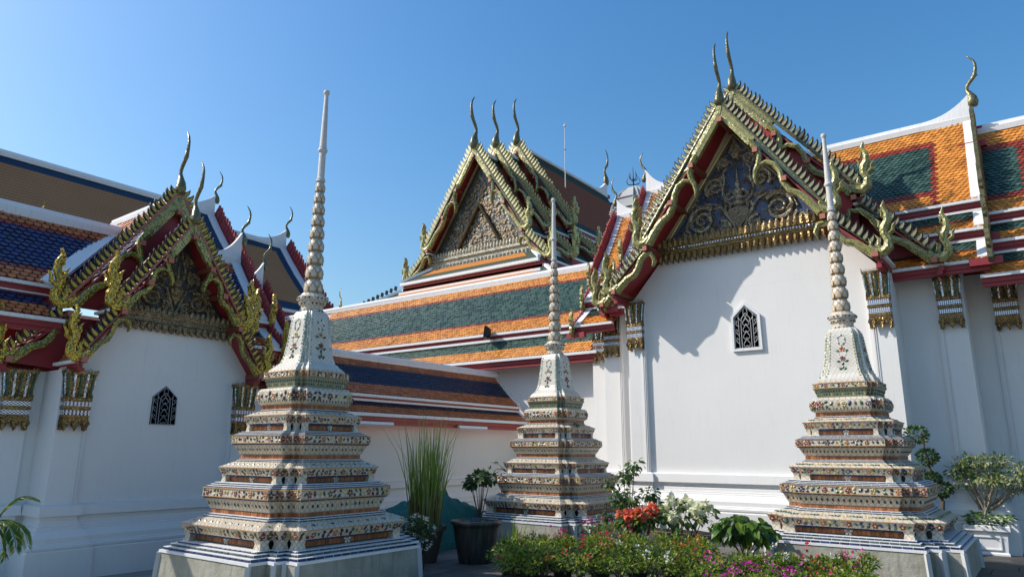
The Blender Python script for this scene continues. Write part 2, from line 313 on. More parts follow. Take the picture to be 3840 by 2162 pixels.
# ------------------------------------------------------------------ temple building blocks
def rect_frame(bx, by, U, V):
    U = np.array([*U, 0.0]); V = np.array([*V, 0.0]); B = np.array([bx, by, 0.0])
    return lambda u, v, z: B+u*U+v*V+np.array([0, 0, z])
TILE_V = lambda w, l, h=0.022, k=0.0: ([(-.49*w, -.25*l, -k), (.49*w, -.25*l, -k), (.49*w, .72*l, h*.75), (0, 1.18*l, h), (-.49*w, .72*l, h*.75), (.49*w, .72*l, h*.75-.02), (0, 1.18*l, h-.022), (-.49*w, .72*l, h*.75-.02)],
                               [(4, 3, 2, 1, 0), (2, 3, 6, 5), (3, 4, 7, 6)])
def slope_pts(prof):
    pr = np.array(prof, float); d = np.hypot(*(pr[1:]-pr[:-1]).T); c = np.concatenate([[0], np.cumsum(d)]); return pr, c
def tiles(bag, sh, P0, e, o, prof, L, w, l, colf, lim=None, s0=0.0):
    """prof: (out, z) from the top down; P0 = point on the ridge line (z ignored)"""
    e = unit(e); o = unit(o); pr, c = slope_pts(prof); n = max(1, int(round(c[-1]/l))); ll = c[-1]/n
    for k in range(n):
        t = k*ll; i = min(np.searchsorted(c, t+1e-6, 'right')-1, len(c)-2); f = (t-c[i])/(c[i+1]-c[i]); a, z = pr[i]+f*(pr[i+1]-pr[i])
        tg = pr[i+1]-pr[i]; tg = unit([tg[0], tg[1]]); d = o*tg[0]+np.array([0, 0, tg[1]]); nr = np.cross(e, d); nr = nr if nr[2] > 0 else -nr
        x = np.cross(d, nr); m = int(L/w)+1; lo, hi = lim(a) if lim else (s0, L)
        for j in range(-1, m+1):
            s = (j+0.5*(k % 2)+0.25)*w
            if s < lo+w*.3 or s > hi-w*.3: continue
            jt = RNG.normal(0, 1, 3); p = np.array(P0, float)*(1, 1, 0)+e*s+o*a+np.array([0, 0, z])+nr*(0.004+0.0015*jt[0])+e*jt[1]*w*.015
            bag.put(frame(p, x, d, nr), sh, colf(s, L, (k+.5)/n, k, n), nrm=nr)
def deck(mb, P0, e, o, prof, s0, s1, th=0.05, drop=0.012, m=0):
    e = unit(e); o = unit(o); P0 = np.array(P0, float)*(1, 1, 0); top = [P0+o*a+np.array([0, 0, z-drop]) for a, z in prof]; bot = [q-np.array([0, 0, th]) for q in top][::-1]
    mb.loft([[q+e*s0 for q in top+bot], [q+e*s1 for q in top+bot]], m)
def white_eave(mw, mr, P0, e, o, out, z, s0, s1, wh=0.055, rh=0.15, ext=0.03, set_in=0.05):
    """white strip under the lowest tile course, red moulded fascia below it"""
    e = unit(e); o = unit(o); P0 = np.array(P0, float)*(1, 1, 0); q = lambda s, a, zz: P0+e*s+o*a+np.array([0, 0, zz])
    mw.beam(q(s0, out+ext-0.02, z-wh/2-0.015), q(s1, out+ext-0.02, z-wh/2-0.015), 0.10, wh)
    zz = z-wh-0.016
    mr.beam(q(s0+.01, out-set_in, zz-rh*.28), q(s1-.01, out-set_in, zz-rh*.28), 0.09, rh*.55)
    mr.beam(q(s0+.01, out-set_in-.03, zz-rh*.78), q(s1-.01, out-set_in-.03, zz-rh*.78), 0.09, rh*.45)
def ridge_cap(mb, A, B, h=0.16, w=0.16, up=0.0, run=1.0, drop=0.06):
    """white plastered ridge from A to B, swept up towards B"""
    A = np.array(A, float); B = np.array(B, float); e = B-A; L = np.linalg.norm(e); e = unit(e); sd = np.cross(e, (0, 0, 1)); rings = []
    ss = [0]+list(np.linspace(max(0.01, L-run), L, 12) if up else [L])
    for s in ss:
        f = max(0, (s-(L-run))/run); zt = h+up*f**2.4; p = A+e*s; ww = w*(1-.35*f)
        rings.append([p+sd*ww/2+(0, 0, -drop-.05*f), p+sd*ww*.62+(0, 0, h*.35), p+sd*ww*.42+(0, 0, h*.42), p+sd*ww*.32+(0, 0, zt), p-sd*ww*.32+(0, 0, zt), p-sd*ww*.42+(0, 0, h*.42), p-sd*ww*.62+(0, 0, h*.35), p-sd*ww/2+(0, 0, -drop-.05*f)])
    mb.loft(rings)
def verge(mw, mr, P0, e, o, prof, s, sign, w=0.16, rb=0.05, zoff=0.03):
    """white strip on the tiles along the gable end, red board outside it"""
    e = unit(e); o = unit(o); P0 = np.array(P0, float)*(1, 1, 0)
    for mb, a, b, hz, lo in ((mw, s-sign*w, s, zoff+.02, -.03), (mr, s+sign*.004, s+sign*rb, zoff+.05, -.16)):
        r = []
        for q, z in prof:
            p = P0+o*q; r.append([p+e*a+(0, 0, z+lo), p+e*b+(0, 0, z+lo), p+e*b+(0, 0, z+hz), p+e*a+(0, 0, z+hz)])
        mb.loft(r)
def leaf_outline(k=1.0): return [(-.40, -.1), (.40, -.1), (.56, .30), (.58, .62), (.52, .95), (.66, 1.38), (.26, 1.22), (-.10, .96), (-.36, .58), (-.46, .22)]
CHOFA = [((0.00, -.06), .085), ((.015, .03), .098), ((.01, .12), .08), ((-.02, .21), .050), ((-.055, .29), .034), ((-.045, .36), .034), ((.0, .43), .036), ((.055, .49), .037), ((.10, .55), .042), ((.115, .61), .036), ((.135, .70), .03), ((.14, .79), .025), ((.115, .88), .02), ((.06, .95), .014), ((.02, 1.0), .006)]
def chofa(root, base, fwd, h, mat, name='horn_finial', lean=1.0, squash=0.8):
    base = np.array(base, float); fwd = unit(fwd); side = np.cross(fwd, (0, 0, 1)); mb = MB(); rings = []
    P = [base+fwd*p[0]*h*lean+np.array([0, 0, p[1]*h]) for p, r in CHOFA]
    for i, (p, r) in enumerate(CHOFA):
        t = unit(P[min(i+1, len(P)-1)]-P[max(i-1, 0)]); b = np.cross(t, side); rr = r*h
        rings.append([P[i]+side*math.cos(a)*rr*squash+b*math.sin(a)*rr for a in [2*PI*j/8 for j in range(8)]])
    mb.loft(rings)
    q = base+fwd*.115*h*lean+np.array([0, 0, .545*h]); mb.loft([[q+fwd*(-.02*h)+side*.02*h*c+np.array([0, 0, .03*h*s]) for c, s in ((1, 0), (0, 1), (-1, 0), (0, -1))], [q+fwd*.045*h+side*.008*h*c+np.array([0, 0, .006*h+.008*h*s]) for c, s in ((1, 0), (0, 1), (-1, 0), (0, -1))]])
    return build(mb, name, mat, root, smooth=True)
HONG = ([(-.16, .10), (-.05, .00), (.08, -.03), (.19, .06), (.20, .20), (.14, .33), (.15, .46), (.22, .58), (.22, .74), (.16, .88), (.20, 1.0)], [.13, .16, .18, .17, .14, .13, .15, .12, .10, .06, .006])
HONG_S = [([(.06, .05), (.02, .14), (.04, .24), (-.02, .34)], [.07, .08, .06, .005]), ([(-.08, .04), (-.12, .13), (-.10, .21), (-.15, .30)], [.06, .07, .05, .005]), ([(.16, .40), (.07, .50), (.08, .58), (.02, .66)], [.06, .06, .05, .005]), ([(.19, .30), (.30, .38), (.30, .46), (.36, .55)], [.06, .06, .05, .005]), ([(.22, .62), (.13, .70), (.14, .77), (.09, .84)], [.05, .05, .035, .004])]
def hong(parent, G, u, z, side, v, h, th, mat):
    mb = MB(); fn = lambda a, b, t: G(u+side*a*h, v+t, z+b*h)
    mb.ribbon(HONG[0], [w*h/h for w in HONG[1]], fn, 0, th, 0, th*.35)
    for p, w in HONG_S: mb.ribbon(p, w, fn, th*.15, th*.85, 0, th*.2)
    return build(mb, 'tail_finial', mat, parent)
def naga_side(part, G, side, A, B, v, th, mt, leafmesh, pitch, main=True, rail=None, board=0.36, hb=0.075, leaves=True, mn=None):
    mn = mn or mt
    """stepped naga bargeboard on one slope; A upper, B lower point in (u,z)"""
    A = np.array(A, float); B = np.array(B, float); d = B-A; S = np.linalg.norm(d); d /= S; N = np.array([-d[1], d[0]]); N = N if N[1] > 0 else -N
    fn = lambda a, b, t: G(*(lambda q: (side*q[0], v+t, q[1]))(A+d*a*S+N*b*S))
    if main:
        mb = MB(); mb.ribbon([(-.012, -hb/2), (board, -hb/2)], [hb, hb], fn, 0, th, 0, th*.12); build(mb, 'barge_board', mt, part)
        b1 = ([(board-.01, -hb*.55), (.42, -hb*.60), (.47, -hb*.95), (.505, -hb*1.6), (.525, -hb*2.3), (.56, -hb*2.9), (.60, -hb*3.25)], [hb*.95, hb*.9, hb*.85, hb*.85, hb*.75, hb*.55, hb*.04])
        b2 = ([(.515, -hb*1.55), (.53, -hb*.85), (.58, -hb*.45), (.64, -hb*.62), (.70, -hb*1.15), (.77, -hb*1.25), (.83, -hb*.8), (.90, -hb*.7), (1.0, -hb*.7)], [hb*.5, hb*.7, hb*.8, hb*.8, hb*.8, hb*.9, hb*1.0, hb*1.15, hb*1.3])
        for p, w in (b1, b2): mb = MB(); mb.ribbon(p, [x*.66 for x in w], fn, -.012, th, 0, th*.35); build(mb, 'naga_body', mn, part)
    else:
        h2 = hb
        b1 = ([(.16, -h2*2.6), (.05, -h2*2.2), (.0, -h2*1.2), (.08, -h2*.5), (.22, -h2*.45), (.38, -h2*1.0), (.52, -h2*1.15), (.68, -h2*.7), (1.0, -h2*.6)], [h2*.05, h2*.6, h2*.8, h2*.9, h2*.9, h2*.9, h2*1.0, h2*1.1, h2*1.3])
        mb = MB(); mb.ribbon(b1[0], [x*.7 for x in b1[1]], fn, 0, th, 0, th*.35); build(mb, 'naga_body', mn, part)
    mb = MB(); mb.ribbon([(-.01, .008), (1.0, .008)], [.016, .016], fn, -.006, th*.8, 0, th*.1); build(mb, 'barge_rail', rail or M['dark'], part)
    if leaves:
        n = int(S/pitch); du = G(side*d[0], 0, d[1])-G(0, 0, 0); nu = G(side*N[0], 0, N[1])-G(0, 0, 0); vv = G(0, 1, 0)-G(0, 0, 0)
        for k in range(n):
            s = (k+.6)/n
            if s > .985: continue
            sc = pitch*(1.0+.10*math.sin(k*1.7)); A4 = frame(fn(s, .014, th*.15), -du*sc*.88, nu*sc*1.22, vv*sc); A4[:3, 3] += RNG.normal(0, .003, 3); place('flame_leaf', leafmesh, part, A4)
def leaf_mesh(mats, th=.35):
    mb = MB(); mb.prism(leaf_outline(), lambda a, b, t: (a, b, t), 0, th, 0)
    inner = [(a*.55+.05, b*.7+.16) for a, b in leaf_outline()]; mb.prism(inner, lambda a, b, t: (a, b, t), -.1, -.004, 1)
    return mesh_of('flame_leaf', mb.v, mb.f, mb.m, mats)
def gable_tier(root, G, v0, za, u1, z1, sk, v1, th, mt, lm, pitch, hhong, hhong2, purl, chofah, chm, fwd, hb=0.075, sag=0.05, leaves=True, rail=None, chofa_kw={}, mn=None, mh=None):
    mh = mh or mt
    """one telescoped gable: bargeboards, finials, purlins and the roof decks behind them"""
    part = build((lambda mb: (mb.prism([(0, za+.03), (-.055*za/9, za-.08), (0, za-.20*th/.08), (.055*za/9, za-.08)], lambda a, b, t: G(a, v0+t, b), -.02, th), mb)[1])(MB()), 'gable_trim', mt, root)
    for s in (-1, 1):
        naga_side(part, G, s, (0, za), (u1, z1), v0, th, mt, lm, pitch, True, rail, hb=hb, leaves=leaves, mn=mn)
        hong(part, G, s*u1, z1-.03*hhong, s, v0-.01, hhong, th*1.1, mh)
        if sk:
            naga_side(part, G, s, (sk[0], sk[1]), (sk[2], sk[3]), v0, th, mt, lm, pitch, False, rail, hb=hb*S_ratio(za, u1, z1, sk), leaves=leaves, mn=mn)
            hong(part, G, s*sk[2], sk[3]-.03*hhong2, s, v0-.01, hhong2, th*1.1, mh)
    if chofah: chofa(part, G(0, v0+th*.5, za+.05*chofah), fwd, chofah, chm, lean=.8)
    # purlins that carry the overhang
    w = purl
    for f in (0.0, .36, .63, .965):
        for s in ((-1, 1) if f else (1,)):
            u = s*u1*f; z = za+(z1-za)*f-hb*1.45*math.hypot(u1, za-z1)*(1.0 if f else 1.4)
            mb = MB(); a = G(u, v0-.06*w/.13-.02, z); b = G(u, v1, z); mb.beam(a, b, w, w, m=0); mb.beam(a-unit(b-a)*.006, a-unit(b-a)*.001, w*.98, w*.98, m=1); build(mb, 'purlin', [M['redwood'], M['salmon']], root)
    if sk:
        for s in (-1, 1):
            u, z = s*sk[2]*.985, sk[3]-w*.8; mb = MB(); a = G(u, v0-.06*w/.13-.02, z); b = G(u, v1, z); mb.beam(a, b, w, w); mb.beam(a-unit(b-a)*.006, a-unit(b-a)*.001, w*.98, w*.98, m=1); build(mb, 'purlin', [M['redwood'], M['salmon']], root)
    return part
def S_ratio(za, u1, z1, sk): return math.hypot(u1, za-z1)/math.hypot(sk[2]-sk[0], sk[3]-sk[1])*.85
def sag_prof(u0, z0, u1, z1, sag, n=5):
    L = math.hypot(u1-u0, z1-z0); nx, nz = (z0-z1)/L, (u1-u0)/L; out = []
    for i in range(n+1):
        f = i/n; d = -4*sag*f*(1-f); out.append((u0+(u1-u0)*f+nx*d, z0+(z1-z0)*f+nz*d))
    return out
def sweep(mb, plan, prof, m=0, closed=False):
    """profile (d outward, z) swept along a plan polyline, outward to the right of travel"""
    P = np.array(plan, float); n = len(P); nr = []
    for i in range(n-1): d = unit(P[i+1]-P[i]); nr.append((d[1], -d[0]))
    rings = []
    for i in range(n):
        a = np.array(nr[max(i-1, 0)]); b = np.array(nr[min(i, n-2)]); mm = a+b if i not in (0, n-1) else a*2
        k = 2/max(.4, np.dot(mm, mm)/1) if False else 1/(max(.25, np.dot(mm/2, mm/2)))
        rings.append([(P[i][0]+mm[0]/2*k*d, P[i][1]+mm[1]/2*k*d, z) for d, z in prof])
    mb.loft(rings, m, closed=False, cap0=False, cap1=False)
PLINTH = [(.32, -.1), (.32, .48), (.29, .50), (.31, .525), (.31, .56), (.26, .58), (.26, .60), (.235, .61), (.235, .69), (.15, .80), (.125, .805), (.125, .83), (.105, .84), (.105, .865), (.075, .87), (.07, .93), (.05, .95), (.05, 1.02), (.12, 1.035), (.10, 1.20), (.0, 1.225)]
def capital(root, O, U, Vv, w, h, d, ret=True):
    """glass-mosaic pilaster capital, front centre-bottom at O, U along wall, Vv out of the wall"""
    O = np.array(O, float); U = unit(U); Vv = unit(Vv); q = lambda u, v, z: O+U*u*w+Vv*v*d+np.array([0, 0, z*h])
    core = MB()
    for z0, z1, a0, a1 in ((.0, .12, .40, .42), (.12, .17, .46, .47), (.17, .27, .43, .43), (.27, .33, .48, .50), (.33, .43, .44, .44), (.43, .49, .50, .50), (.49, .93, .44, .53), (.93, .98, .57, .58)):
        e0 = a0-.40; e1 = a1-.40
        core.loft([[q(-a0, -.2, z0), q(a0, -.2, z0), q(a0, 1+e0*2, z0), q(-a0, 1+e0*2, z0)], [q(-a1, -.2, z1), q(a1, -.2, z1), q(a1, 1+e1*2, z1), q(-a1, 1+e1*2, z1)]])
    part = build(core, 'pilaster_capital', M['gold'], root)
    for zb in (.175, .335):
        mb = MB(); mb.loft([[q(-.455, 0, zb), q(.455, 0, zb), q(.455, 1.16, zb), q(-.455, 1.16, zb)], [q(-.455, 0, zb+.085), q(.455, 0, zb+.085), q(.455, 1.16, zb+.085), q(-.455, 1.16, zb+.085)]]); build(mb, 'mirror_band', M['check'], part)
    for i, u in enumerate((-.40, -.2, 0, .2, .40)):
        mb = MB(); ww = .062 if i % 2 else .05
        mb.loft([[q(u*.95-ww, .9, .50), q(u*.95+ww, .9, .50), q(u*.95+ww*.6, 1.26, .50), q(u*.95-ww*.6, 1.26, .50)], [q(u*1.15-ww*1.2, 1.0, .93), q(u*1.15+ww*1.2, 1.0, .93), q(u*1.15+ww*.7, 1.42, .93), q(u*1.15-ww*.7, 1.42, .93)]])
        build(mb, 'glass_strip', M['mirror'] if i % 2 else M['gglass'], part)
    for sd in (-1, 1):
        for j, vv in enumerate((.25, .6, .95)):
            mb = MB(); mb.loft([[q(sd*.44, vv-.12, .50), q(sd*.485, vv-.06, .50), q(sd*.485, vv+.06, .50), q(sd*.44, vv+.12, .50)], [q(sd*.5, vv-.12, .93), q(sd*.58, vv-.06, .93), q(sd*.58, vv+.06, .93), q(sd*.5, vv+.12, .93)]]); build(mb, 'glass_strip', M['gglass'] if j % 2 else M['mirror'], part)
    tips = MB()
    for i in range(22):
        u = -.58+1.16*i/21; hh = RNG.uniform(.03, .075); b = q(u, 1.3, .975); tips.loft([[b+U*w*.014*c+Vv*d*.05*s for c, s in ((1, 0), (0, 1), (-1, 0), (0, -1))], [b+U*w*(.002*c+RNG.normal(0, .01))+Vv*d*(.01*s+.15)+np.array([0, 0, hh*h]) for c, s in ((1, 0), (0, 1), (-1, 0), (0, -1))]])
    for sd in (-1, 1):
        for i in range(6):
            b = q(sd*.57, i/5*1.2, .975); tips.loft([[b+U*w*.014*c+Vv*d*.05*s for c, s in ((1, 0), (0, 1), (-1, 0), (0, -1))], [b+U*w*(.002*c+sd*.03)+Vv*d*.01*s+np.array([0, 0, .05*h]) for c, s in ((1, 0), (0, 1), (-1, 0), (0, -1))]])
    build(tips, 'spike_crest', M['gold'], part)
    def petal(u, v, sx, z, s, down, along):
        mb = MB(); sg = -1 if down else 1; A = U if along else Vv*(d/w); N = Vv if along else U*(w/d)*sx
        f = lambda a, b, t: q(u, v, z)+A*a*w*s+np.array([0, 0, sg*b*h])+N*d*t
        mb.ribbon([(0, -.02), (.015, .05), (-.01, .10), (.03, .15), (.0, .19)], [.20, .24, .19, .11, .01], f, .02, -.12, 0, .25)
        mb.ribbon([(-.10, .0), (-.15, .05), (-.10, .09), (-.06, .05)], [.05, .06, .05, .01], f, .0, -.1, 0, .18); mb.ribbon([(.10, .0), (.15, .05), (.10, .09), (.06, .05)], [.05, .06, .05, .01], f, .0, -.1, 0, .18)
        build(mb, 'gilt_petal', M['gold'], part)
    for u in (-.36, 0, .36): petal(u, 1.08, 1, .07, .95, True, True)
    for u in (-.36, 0, .36): petal(u, 1.25, 1, .47, .8, False, True)
    for sd in (-1, 1):
        for v in (.2, .8): petal(sd*.46, v, sd, .09, 1, True, False)
    return part
def spiral_pts(c, r, turns, a0, dirn, n=26, rmin=.12):
    return [(c[0]+r*(1-(1-rmin)*i/(n-1))*math.cos(a0+dirn*turns*2*PI*i/(n-1)), c[1]+r*(1-(1-rmin)*i/(n-1))*math.sin(a0+dirn*turns*2*PI*i/(n-1))) for i in range(n)]
def leafy(parent, fn, pts, rad, mat, rngl, size, name='scroll', out=1):
    """carved vine: a tapering tube on the panel with flame leaves springing from it"""
    k = len(pts); P = [fn(a, b, -rad*.6) for a, b in pts]; mb = MB(); mb.tube(P, [rad*(1-.55*i/k) for i in range(k)], 6)
    for i in range(1, k-1, 2):
        a = np.array(pts[i+1])-np.array(pts[i-1]); a = a/np.linalg.norm(a); nn = np.array([-a[1], a[0]])*(1 if (i//2) % 2 else -1); s = size*rngl.uniform(.7, 1.15)*(1-.4*i/k)
        p = np.array(pts[i]); mb.ribbon([p, p+nn*s*.35+a*s*.1, p+nn*s*.65+a*s*.45, p+nn*s*.7+a*s*.95], [s*.42, s*.5, s*.34, s*.02], fn, -rad*.2, 0.004, 0, rad*.9)
    return build(mb, name, mat, parent, smooth=False)
def row_petals(parent, fn, x0, x1, z, n, w, h, mat, down=True, name='lotus_petal', th=.05):
    mb0 = None
    for i in range(n):
        x = x0+(x1-x0)*(i+.5)/n; mb = MB(); sg = -1 if down else 1
        g = lambda a, b, t, x=x: fn(x+a*w, z+sg*b*h, t)
        mb.ribbon([(0, -.05), (.03, .25), (-.02, .5), (.10, .78), (.22, 1.0)] if down else [(0, -.05), (0, .3), (0, .6), (0, .85), (0, 1.0)], [.8, .95, .75, .42, .04], g, -th, .006, 0, th*.6)
        mb.ribbon([(-.36, .0), (-.44, .25), (-.28, .4)], [.2, .22, .04], g, -th*.7, .004, 0, th*.4); mb.ribbon([(.36, .0), (.44, .25), (.28, .4)], [.2, .22, .04], g, -th*.7, .004, 0, th*.4)
        build(mb, name, mat, parent)
def window_part(root, G, u, z, w, h, ah, fm, gm, framew=0.0, glow=None):
    """pointed-arch vent with iron grille; G maps (u, v out of wall negative, z)"""
    poly = [(-w/2*1.04, 0), (w/2*1.04, 0), (w/2, h-ah), (0, h), (-w/2, h-ah)]
    mb = MB(); mb.prism(poly, lambda a, b, t: G(u+a, t, z+b), .004-.008, -.004, 0); win = build(mb, 'window', M['iron'], root)
    mb = MB()
    if framew:
        k = len(poly); o = [(a*(1+2*framew/w)+0, b+(framew*1.3 if b > h*.9 else framew*.5 if b > h*.4 else -framew)) for a, b in poly]
        for i in range(k):
            j = (i+1) % k; A, B, C, D = poly[i], poly[j], o[j], o[i]
            mb.hexa([G(u+p[0], -.006, z+p[1]) for p in (A, B, C, D)], [G(u+p[0], -.055, z+p[1]) for p in (A, B, C, D)])
        build(mb, 'window_frame', fm, win)
    mb = MB(); r = w*.014; dv = -.02 if not framew else -.03
    T = lambda pts, rr=r: mb.tube([G(u+a*w, dv, z+b*h) for a, b in pts], rr, 5)
    T([(-.49, .01), (.49, .01)]); T([(-.49, .01), (-.47, .70)]); T([(.49, .01), (.47, .70)]); T([(-.47, .70), (0, .98)]); T([(.47, .70), (0, .98)])
    for s in (-1, 1):
        T([(s*.20, .02), (s*.20, .55), (s*.17, .70), (0, .82)]); T([(s*.30, .02), (s*.30, .80)], r*.8)
        for b in (.12, .32, .52):
            T([(s*.30, b), (s*.36, b+.02), (s*.43, b+.07), (s*.45, b+.12), (s*.40, b+.14), (s*.36, b+.11), (s*.38, b+.08)], r*.8)
    for b in (.02, .20, .36, .52):
        for s in (-1, 1): T([(0, b+.19), (s*.05, b+.15), (s*.13, b+.09), (s*.13, b+.05), (s*.06, b+.01), (0, b+.05)], r*.8)
    for s in (-1, 1): T([(0, .96), (s*.08, .88), (s*.09, .80), (0, .72)], r*.8); T([(s*.30, .72), (s*.22, .66), (s*.12, .60), (0, .70)], r*.8)
    build(mb, 'grille', gm, win); return win
# ------------------------------------------------------------------ ground
def ground():
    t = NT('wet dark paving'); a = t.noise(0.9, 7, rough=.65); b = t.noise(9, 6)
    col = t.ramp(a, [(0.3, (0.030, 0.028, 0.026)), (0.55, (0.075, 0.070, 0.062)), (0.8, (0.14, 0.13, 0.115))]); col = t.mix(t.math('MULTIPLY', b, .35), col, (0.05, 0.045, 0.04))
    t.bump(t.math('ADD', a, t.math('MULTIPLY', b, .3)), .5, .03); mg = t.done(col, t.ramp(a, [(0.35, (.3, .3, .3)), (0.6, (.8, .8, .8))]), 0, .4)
    mb = MB(); mb.add([(-900, -900, -.14), (900, -900, -.14), (900, 900, -.14), (-900, 900, -.14)], [(0, 1, 2, 3)]); tg = NT('pale light bouncing paving'); n_ = tg.noise(1.5, 6); mgl = tg.done(tg.mix(n_, (.20, .19, .17), (.32, .31, .28)), .8, 0, .3); tag(build(mb, 'ground', mgl), kind='structure')  # mostly unseen court ground, made pale so it bounces light onto shaded faces
    # paving slabs that show between the pots
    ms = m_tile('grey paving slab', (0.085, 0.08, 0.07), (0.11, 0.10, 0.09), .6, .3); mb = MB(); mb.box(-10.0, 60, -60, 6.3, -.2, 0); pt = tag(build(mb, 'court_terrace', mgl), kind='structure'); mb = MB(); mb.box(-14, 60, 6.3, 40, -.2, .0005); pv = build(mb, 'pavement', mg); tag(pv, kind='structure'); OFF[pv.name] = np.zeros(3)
    bag = Bag('paving_slab', pv, [ms], 200); sh = bag.shape(*box_shape(.59, .59, .03))
    for i in range(16):
        for j in range(12): bag.put(frame(np.array([-9.0+.6*i+.3*(j % 2), 6.3+.6*j, .008+RNG.uniform(0, .006)]), (1, 0, 0), (0, 1, 0), (0, 0, 1)), sh, 0)
    bag.finish('paving_slabs')
    # soil bed and its kerb along the foot of the right-hand hall
    so = NT('dark garden soil'); n = so.noise(14, 7); so.bump(n, .9, .05); msoil = so.done(so.ramp(n, [(.3, (.012, .010, .008)), (.7, (.045, .035, .026))]), .95, 0, .2)
    mb = MB(); nx, ny = 50, 5; vs = []
    for j in range(ny):
        for i in range(nx): vs.append((-7.3+5.2*i/(nx-1), 13.55+.55*j/(ny-1), .075+.03*RNG.random()+.05*math.sin(PI*j/(ny-1))))
    mb.add(vs, [(j*nx+i, j*nx+i+1, (j+1)*nx+i+1, (j+1)*nx+i) for j in range(ny-1) for i in range(nx-1)]); tag(build(mb, 'soil_bed', msoil), kind='structure')
    mk = m_plain('weathered brown kerb', (0.16, 0.12, 0.09), .8, .35, 6)
    mb = MB(); mb.box(-7.4, -2.05, 13.42, 13.54, 0, .11); k = tag(build(mb, 'kerb', mk), kind='structure')
def MB_plane(x0, x1, y0, y1, z): mb = MB(); mb.add([(x0, y0, z), (x1, y0, z), (x1, y1, z), (x0, y1, z)], [(0, 1, 2, 3)]); return mb
def box_shape(a, b, c, bev=.12):
    k = min(a, b, c)*bev; x, y = a/2, b/2
    v = [(-x, -y, 0), (x, -y, 0), (x, y, 0), (-x, y, 0), (-x, -y, c-k), (x, -y, c-k), (x, y, c-k), (-x, y, c-k), (-x+k, -y+k, c), (x-k, -y+k, c), (x-k, y-k, c), (-x+k, y-k, c)]
    f = [(0, 1, 5, 4), (1, 2, 6, 5), (2, 3, 7, 6), (3, 0, 4, 7), (4, 5, 9, 8), (5, 6, 10, 9), (6, 7, 11, 10), (7, 4, 8, 11), (8, 9, 10, 11)]
    return v, f
ground()
EX, EY = np.array([1., 0, 0]), np.array([0, 1., 0])
def wing(root, mw, mr, md, bag, sh, P0, e, o, L, prof_main, skirts, colf, tl=(.105, .085), vsign=1, cut0=0.0, lim=None, up=(.42, 1.0), cap=True, cap_h=.15, cap_w=.15, eave=(.055, .15), verge_w=.17, skirt_lim=None, sc0=None):
    """a roof slope with stepped skirts; ridge starts at P0 and runs L along e, slope falls along o; gable end at L"""
    e = unit(e); o = unit(o)
    deck(md, P0, e, o, prof_main, cut0, L); tiles(bag, sh, P0, e, o, prof_main, L-.02, tl[0], tl[1], lambda *a: colf(0, *a), lim)
    if cap:
        z = prof_main[0][1]; A = np.array([P0[0], P0[1], z])+e*cut0; B = np.array([P0[0], P0[1], z])+e*L; ridge_cap(mw, A, B, cap_h, cap_w, up[0], up[1])
    if verge_w: verge(mw, mr, P0, e, o, prof_main, L, 1, verge_w)
    sc0 = cut0 if sc0 is None else sc0
    white_eave(mw, mr, P0, e, o, prof_main[-1][0], prof_main[-1][1], sc0, L, *eave)
    for i, pr in enumerate(skirts):
        deck(md, P0, e, o, pr, sc0, L); tiles(bag, sh, P0, e, o, pr, L-.02, tl[0], tl[1], lambda *a, i=i: colf(i+1, *a), skirt_lim or lim, sc0)
        q = np.array(P0, float)*(1, 1, 0)+o*(pr[0][0]+.0)+np.array([0, 0, pr[0][1]+.035]); mw.beam(q+e*sc0, q+e*L, .10, .045)
        if verge_w: verge(mw, mr, P0, e, o, pr, L, 1, verge_w)
        white_eave(mw, mr, P0, e, o, pr[-1][0], pr[-1][1], sc0, L, *eave)
def col_band(top, line, mid, bot=None, ft=.22, fl=.045, fb=.22, side=None):
    def f(part, s, L, t, k, n):
        if part == 0:
            if side and s > L-side[0]: return top
            if side and s > L-side[0]-side[1] and t > ft: return line
            return top if t < ft else line if t < ft+fl else mid if t < 1-fb-fl else line if t < 1-fb else (bot or top)
        return mid if t < .45 else line if t < .55 else (bot or top)
    return f
